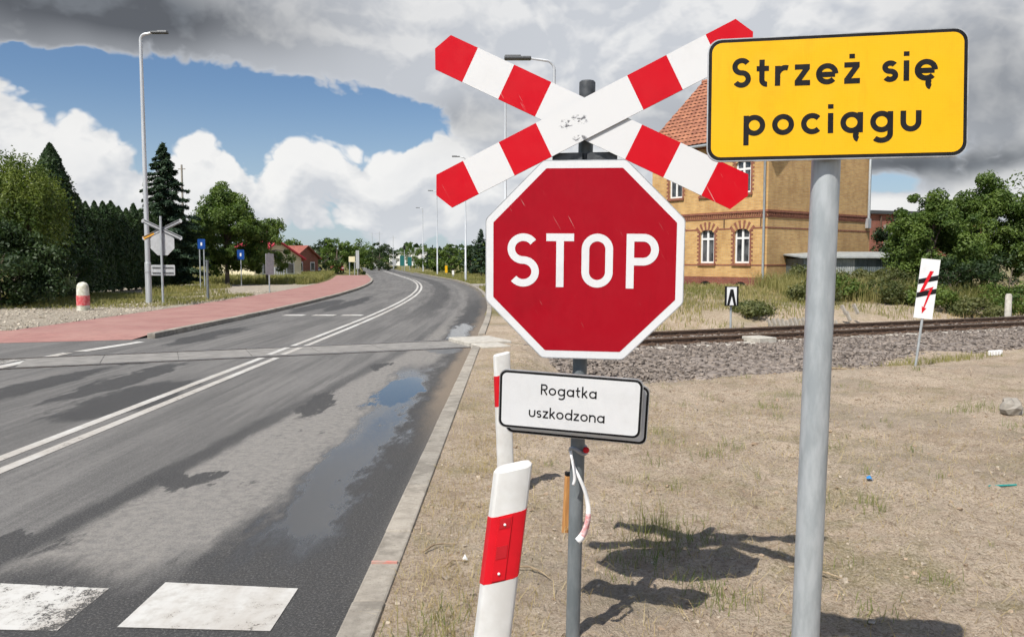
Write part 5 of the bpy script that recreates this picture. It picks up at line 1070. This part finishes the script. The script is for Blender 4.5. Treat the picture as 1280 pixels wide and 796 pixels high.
# right hand trees
broadleaf('rounded green tree right of the old red brick building', (17.5, 33.5), 4.1, 1.95, 130, 300, .125, LEAF, cz=.52, rz=.5, r_c=.42, taper=.2)
broadleaf('tallest green tree at the right edge', (20.7, 35.0), 5.0, 2.1, 130, 300, .13, LEAF, cz=.55, rz=.48, r_c=.42, taper=.45)
broadleaf('green tree cut by the right edge of the picture', (22.9, 34.0), 4.5, 2.1, 110, 260, .13, LEAF, cz=.52, rz=.5, r_c=.45)
broadleaf('dark tree behind the tallest tree at the right', (20.0, 38.5), 4.0, 2.6, 80, 220, .16, LEAF_D, cz=.5, rz=.5, r_c=.5)
for x_, y_, hh, rr, m_, lb in [(17.3, 31.2, 1.75, 1.3, LEAF_D, 'dark shrub under the rounded green tree'), (19.6, 31.5, 1.9, 1.5, LEAF_D, 'dark shrub under the tallest tree'), (21.6, 30.2, 1.7, 1.4, LEAF, 'green shrub beside the short concrete post'), (18.6, 29.6, 1.15, 1.2, LEAF, 'low green shrub behind the leaning white railway board'),
    (14.6, 33.6, .95, .95, LEAF_B, 'olive weeds bushing up before the shed, nearest the grey post'), (16.0, 33.2, 1.05, 1.0, LEAF_B, 'olive shrub before the middle of the shed'), (17.0, 32.8, 1.0, .9, LEAF_D, 'dark shrub before the right end of the shed'), (13.3, 33.8, .9, .8, LEAF_B, 'olive shrub at the corner of the brick house'), (12.6, 35.0, 1.0, .6, LEAF_B, 'small olive shrub against the house wall'), (7.8, 25.9, .4, .8, LEAF_B, 'low olive bush above the openwork concrete slabs'), (11.0, 29.2, .8, .9, LEAF_B, 'olive bush on the bank left of the yellow sign post'), (12.3, 30.5, 1.0, 1.0, LEAF, 'green bush on the bank hidden partly by the yellow sign post'), (13.8, 30.0, .95, 1.0, LEAF_B, 'olive bush on the bank right of the yellow sign post'), (15.3, 29.5, .9, 1.0, LEAF, 'green bush on the bank midway to the leaning railway board'), (16.6, 28.6, .75, .9, LEAF_B, 'olive bush on the bank left of the leaning railway board'), (20.3, 28.4, .9, 1.1, LEAF, 'green bush between leaning railway board and concrete post')]:
    broadleaf(lb, (x_, y_), hh, rr, 34, 110, .11, m_, name='wild_shrub', cz=.5, rz=.5, r_c=.32, tr=.03)
# far trees
FAR = [(-40, 118, 6.0, 3.2), (-36, 122, 5.0, 3.0), (-31, 112, 4.7, 2.6), (-27.5, 118, 5.0, 2.7), (-24.5, 112, 4.8, 2.5), (-22.3, 116, 4.9, 2.4), (-25, 150, 5.3, 3.0), (-28, 160, 5.4, 3.2), (-19.5, 175, 5.2, 3.0), (-30, 190, 6.0, 3.6), (-26, 205, 6.5, 3.8),
       (-8.0, 108, 3.9, 2.4), (-5.0, 104, 4.3, 2.4), (-2.6, 98, 4.2, 2.2), (-.4, 92, 4.4, 2.3), (2.6, 90, 5.0, 2.5), (6, 88, 5.2, 2.7), (9.8, 86, 5.5, 2.8), (13.5, 84, 5.8, 3.0), (-11.5, 122, 3.6, 2.2), (26, 70, 6.0, 3.2), (33, 60, 6.5, 3.4), (30, 44, 6.0, 3.0)]
LBF = ['far green tree behind the red roofed house', 'far green tree by the parked cars beyond the footway', 'distant roadside tree beyond the bend', 'bushy green tree on the right verge beside the bend', 'green tree beyond the old brick building']
for i, (x_, y_, h, r) in enumerate(FAR):
    g = 0 if x_ < -30 and y_ < 125 else 1 if y_ < 120 and x_ < -20 else 2 if y_ > 140 else 3 if y_ > 80 else 4
    broadleaf(LBF[g], (x_, y_), h, r, 42, 60, .36 if y_ > 70 else .22, LEAF if i % 3 else LEAF_D, LBF[g].replace('tree', 'trees'), cz=.5, rz=.5, r_c=.8 * h / 6)
for i, (x_, y_, h) in enumerate([(-13.6, 150, 4.6), (-11.2, 148, 4.2), (-8.2, 147, 4.7), (-5.6, 146, 4.0), (-15.8, 152, 4.0), (-3.4, 88, 5.3), (-1.8, 96, 4.2)]):
    conifer('dark conifer standing against the sky left of the STOP sign', (x_, y_), h, h * .28, 2600, .36, LEAF_N, 'conifers left of the STOP sign')
# far woods: one mass on the horizon
n_ = 16000; a_ = rng.uniform(-1.15, 1.15, n_); dist = rng.uniform(330, 620, n_); x_ = np.sin(a_) * dist; y_ = np.cos(a_) * dist; hh = (5 + 5 * vnoise(a_ * 40 + 50, dist * .01 + 50)) * rng.random(n_) ** .6
o = link_mesh('distant_woods', leaves_mesh('distant_woods', np.stack([x_, y_, hh], -1), np.tile([0, -1., .3], (n_, 1)), rng.uniform(1.6, 3.4, n_), LEAF_D, .8)); tag(o, 'hazy dark woods along the horizon', 'woods', kind='stuff')

# grass of the verges and the bank
def verge(name, label, n_, fx, h, w_, m_, bend=.7):
    c = fx(n_); c = np.concatenate([c, (ground_z(c[:, 0], c[:, 1]) - .02)[:, None]], 1); tag(blades(name, c, h, w_, m_, bend), label, 'grass', kind='stuff')
def patchy(x, y, f, thr):
    return vnoise(x * f + 40, y * f + 40) > thr
def v1(n_):
    x = rng.uniform(-27, -12.6, n_); y = rng.uniform(27, 40.5, n_); k = (y > 29 + rng.normal(0, 1.2, n_)) & ((x < -15.5) | patchy(x, y, .7, .38)); return np.stack([x[k], y[k]], 1)
verge('verge_grass', 'rough olive grass before the thuja hedge', 26000, v1, .20, .022, GRASS_OLIVE)
def v2(n_):
    t = rng.uniform(57, 104, n_); off = -8.0 - rng.random(n_) ** 1.2 * 11; x = cx(t) + off; k = patchy(x, t, .5, .12); return np.stack([x[k], t[k]], 1)
verge('weed_strip', 'yellow green weeds left of the footway before the parked cars', 24000, v2, .62, .05, GRASS_OLIVE)
def v2b(n_):
    x = rng.uniform(-22, -14.5, n_); y = rng.uniform(40, 50, n_); k = (vnoise(x * .5 + 9, y * .5) > .5) & ((x < -17.5) | (y < 43)); return np.stack([x[k], y[k]], 1)
verge('verge_grass', 'dry grass under the spruce and the blue signs', 9000, v2b, .38, .03, GRASS_OLIVE)
def v3(n_):
    t = rng.uniform(24, 120, n_); off = 3.9 + rng.random(n_) ** 1.3 * 11; x = cx(t) + off; k = (patchy(x, t, .6, .3) | (t > 45)) & ((t < 52.5) | (t > 57.5)) & (track_s(x, t) > 5); return np.stack([x[k], t[k]], 1)
verge('right_verge_grass', 'green grass on the right verge inside the bend', 26000, v3, .26, .03, GRASS_OLIVE)
def v4(n_):
    t = rng.uniform(4, 34, n_); s = 4.4 + rng.random(n_) * 12; x, y = trk(t, s); k = patchy(x, y, .75, .50) & ((y < 36.3) | (x < 11)) & (x - cx(y) > 4.2); return np.stack([x[k], y[k]], 1)
verge('bank_grass', 'straggly dry and green grass on the bank beyond the rails', 20000, v4, .26, .022, GRASS_OLIVE)
def v5(n_):
    t = rng.uniform(3, 34, n_); s = 4.0 + rng.random(n_) * 11; x, y = trk(t, s); k = patchy(x + 7, y, .8, .5) & (x - cx(y) > 4.2); return np.stack([x[k], y[k]], 1)
verge('bank_straw', 'straw coloured dead grass on the bank beyond the rails', 12000, v5, .30, .016, GRASS_DRY)
def v7(n_):
    x = rng.uniform(10.5, 19.5, n_); y = rng.uniform(29.5, 35.2, n_); k = patchy(x, y, .9, .35); return np.stack([x[k], y[k]], 1)
verge('tall_weeds', 'tall pale weeds in front of the shed and the house corner', 9000, v7, .85, .022, GRASS_OLIVE, .5)
def v6(n_):
    t = rng.uniform(6, 26, n_); s = rng.uniform(-4.8, -3.0, n_); x, y = trk(t, s); k = patchy(x, y, .6, .58) & (x > 5.5); return np.stack([x[k], y[k]], 1)
verge('ballast_edge_grass', 'dry grass along the foot of the ballast at the right', 4500, v6, .16, .012, GRASS_OLIVE)
side_path = MB(); side_path.slab([axis(53, 3.7), axis(53.2, 16), axis(56.6, 16), axis(57, 3.7)], -.1, .10); tag(side_path.build('side_path', MATS['concrete']), 'pale concrete side path joining the road on the right', kind='structure')

# ------------------------------------------------------------------ far houses, cars, boards
def far_house(label, loc, rz, w_, d_, h_, rise, wallm, roofm):
    t = thing('far_house', label, 'house', (*loc, 0), R_(rz)); mb = MB(); mb.box((0, 0, h_ / 2), (w_, d_, h_)); mb.add([(-w_ / 2, -d_ / 2, h_), (w_ / 2, -d_ / 2, h_), (0, -d_ / 2, h_ + rise)], [(0, 1, 2)]); mb.add([(w_ / 2, d_ / 2, h_), (-w_ / 2, d_ / 2, h_), (0, d_ / 2, h_ + rise)], [(0, 1, 2)]); mb.build('wall', MATS[wallm], t)
    mb = MB()
    for s_ in (-1, 1):
        e = .35; p = [(0, -d_ / 2 - e, h_ + rise + .1), (s_ * (w_ / 2 + e), -d_ / 2 - e, h_ - e * rise / (w_ / 2) + .1), (s_ * (w_ / 2 + e), d_ / 2 + e, h_ - e * rise / (w_ / 2) + .1), (0, d_ / 2 + e, h_ + rise + .1)]
        mb.add(p + [(q_[0], q_[1], q_[2] - .14) for q_ in p], [(0, 1, 2, 3), (7, 6, 5, 4), (0, 4, 5, 1), (1, 5, 6, 2), (2, 6, 7, 3), (3, 7, 4, 0)])
    mb.build('roof', MATS[roofm], t)
    for sx_ in (-w_ * .25, w_ * .25):
        mb = MB(); mb.box((sx_, -d_ / 2 - .02, h_ * .5), (.9, .06, 1.1)); wn = mb.build('window', MATS['window_white'], t); mb = MB(); mb.box((sx_, -d_ / 2 - .055, h_ * .5), (.7, .02, .9)); mb.build('pane', MATS['glass_dark'], wn)
    return t
far_house('cream house with a crimson metal roof behind the green tree', (-24.6, 78), 48, 5.0, 6.5, 2.1, 1.5, 'render_cream', 'roof_red')
far_house('low house with a brownish red roof right of the crimson roof', (-27.8, 98), 70, 5, 6, 2.2, 1.35, 'brick_old_red', 'roof_brown')
gtf = thing('grey_gate', 'small grey slatted gate in front of the cream house', 'gate', (-21.5, 73, 0), R_(10))
for k in range(7): mb = MB(); mb.box((-.6 + k * .2, 0, .62), (.12, .05, 1.2)); mb.build('slat', MATS['sign_grey_back'], gtf)
mb = MB(); mb.box((0, .05, 1.0), (1.4, .04, .08)); mb.box((0, .05, .3), (1.4, .04, .08)); mb.build('rail', MATS['dark_steel'], gtf)
def car(label, loc, rz, m_):
    t = thing('parked_car', label, 'car', (*loc, 0), R_(rz), 'cars parked beyond the weeds'); L_ = 4.2
    side = [(-2.1, .35), (2.1, .35), (2.1, .75), (1.95, .9), (1.0, .98), (.45, 1.42), (-1.1, 1.44), (-1.8, .98), (-2.1, .85)]; mb = MB(); mb.M = Matrix.Identity(4); mb.prism(side, -.82, .82); bevel(mb.build('body', m_, t), .08)
    for y_ in (-.835, .835): mb = MB(); mb.prism([(.85, 1.0), (.38, 1.36), (-1.05, 1.38), (-1.6, 1.0)], y_ - .01, y_ + .01); mb.build('side_window', MATS['glass_dark'], t)
    for s_, q_ in ((1, [(1.02, 1.0), (.50, 1.41)]), (-1, [(-1.8, 1.02), (-1.16, 1.43)])):
        mb = MB(); (xa, za), (xb, zb_) = q_; mb.add([(xa + .02 * s_, -.7, za + .03), (xa + .02 * s_, .7, za + .03), (xb + .02 * s_, .62, zb_ + .02), (xb + .02 * s_, -.62, zb_ + .02)], [(0, 1, 2, 3)]); mb.build('windscreen', MATS['glass_dark'], t)
    for xw in (-1.3, 1.3):
        for yw in (-.76, .76): mb = MB(); mb.tube([(xw, yw - .1, .32), (xw, yw + .1, .32)], .32, 14); mb.build('wheel', MATS['tyre'], t)
    for yw in (-.6, .6): mb = MB(); mb.box((2.09, yw, .7), (.06, .3, .14)); mb.build('headlight', MATS['plastic_white'], t)
car('dark blue parked car beyond the weeds left of the footway', (-25.6, 101), -60, MATS['car_dark']); car('dark red parked car by the pale notice board', (-27.2, 124), -70, MATS['car_red'])
def board(name, label, cat, u, Y, z0, z1, w_, m_, poles=1, pm='galvanised'):
    X = (u - 640) / F * Y; t = thing(name, label, cat, (X, Y, 0)); mb = MB(); mb.box((0, -.06, (z0 + z1) / 2), (w_, .06, z1 - z0)); mb.build('panel', MATS[m_], t)
    for k in range(poles): x_ = 0 if poles == 1 else (-.4 + .8 * k) * w_; mb = MB(); mb.tube([(x_, 0, -.2), (x_, 0, z1)], .06, 6); mb.build('pole', MATS[pm], t)
board('notice_board', 'pale cream notice board by the end of the footway', 'sign board', 440.5, 102, 1.65, 2.35, .8, 'render_cream', 2); board('slim_pylon_sign', 'slim grey pylon sign by the end of the footway', 'sign board', 447.5, 100, .8, 3.1, .42, 'sign_grey_back')
board('direction_board', 'dark teal direction board at the far junction', 'sign board', 503, 150, .9, 2.8, .8, 'teal_board'); board('direction_board', 'second dark teal direction board right of the camera mast', 'sign board', 512.5, 152, .9, 2.6, .8, 'teal_board')
board('billboard', 'grey billboard above a white panel at the far junction', 'sign board', 525, 190, 4.0, 5.0, 2.4, 'sign_grey_back', 2); board('white_panel', 'white panel under the grey billboard', 'sign board', 526.5, 188, 1.6, 3.4, 1.6, 'render_white', 2)
board('camera_mast', 'thin mast with a dark box on top at the far junction', 'mast', 506, 148, 3.9, 4.7, .4, 'ink_black'); board('round_back_sign', 'small pale road sign back at the far junction', 'road sign', 493, 150, 1.0, 2.0, .8, 'sign_grey_back')
board('verge_marker', 'small yellow marker on the right verge at the bend', 'marker', 558, 100, .3, 1.2, .3, 'film_yellow'); board('verge_marker', 'small white marker on the right verge near the second lamp', 'marker', 566.5, 82, .35, .8, .22, 'render_white')
ap = thing('apartment_block', 'white apartment block on the horizon left of the road', 'building', (-37.5, 225, 0), R_(12)); mb = MB(); mb.box((0, 0, 2.2), (2.6, 8, 5.6)); mb.build('wall', MATS['render_white'], ap); mb = MB(); mb.box((0, 0, 5.1), (3, 8.4, .3)); mb.build('roof', MATS['dark_steel'], ap)
for k in range(2):
    for j in range(2): mb = MB(); mb.box((-.6 + 1.2 * k, -4.02, 1.5 + 1.9 * j), (.6, .06, .9)); mb.build('window', MATS['glass_dark'], ap)
pb = thing('pale_hall', 'long pale low hall on the horizon beyond the billboard', 'building', (-42, 330, 0)); mb = MB(); mb.box((0, 0, 2.6), (16, 10, 5.2)); mb.build('wall', MATS['render_white'], pb); mb = MB(); mb.box((0, 0, 5.35), (16.6, 10.6, .3)); mb.build('roof', MATS['sign_grey_back'], pb)
for i, (u, Y, h) in enumerate([(475, 170, 8), (492, 180, 7.5), (466, 200, 9)]):
    X = (u - 640) / F * Y; t = thing('distant_pole', 'very thin distant pole on the horizon left of the bend', 'pole', (X, Y, 0), 0, 'thin poles on the horizon'); mb = MB(); mb.tube([(0, 0, -.2), (0, 0, h)], .07, 6); mb.build('shaft', MATS['lamp_grey'], t); mb = MB(); mb.box((0, 0, h - .4), (1.6, .08, .08)); mb.build('crossarm', MATS['lamp_grey'], t)
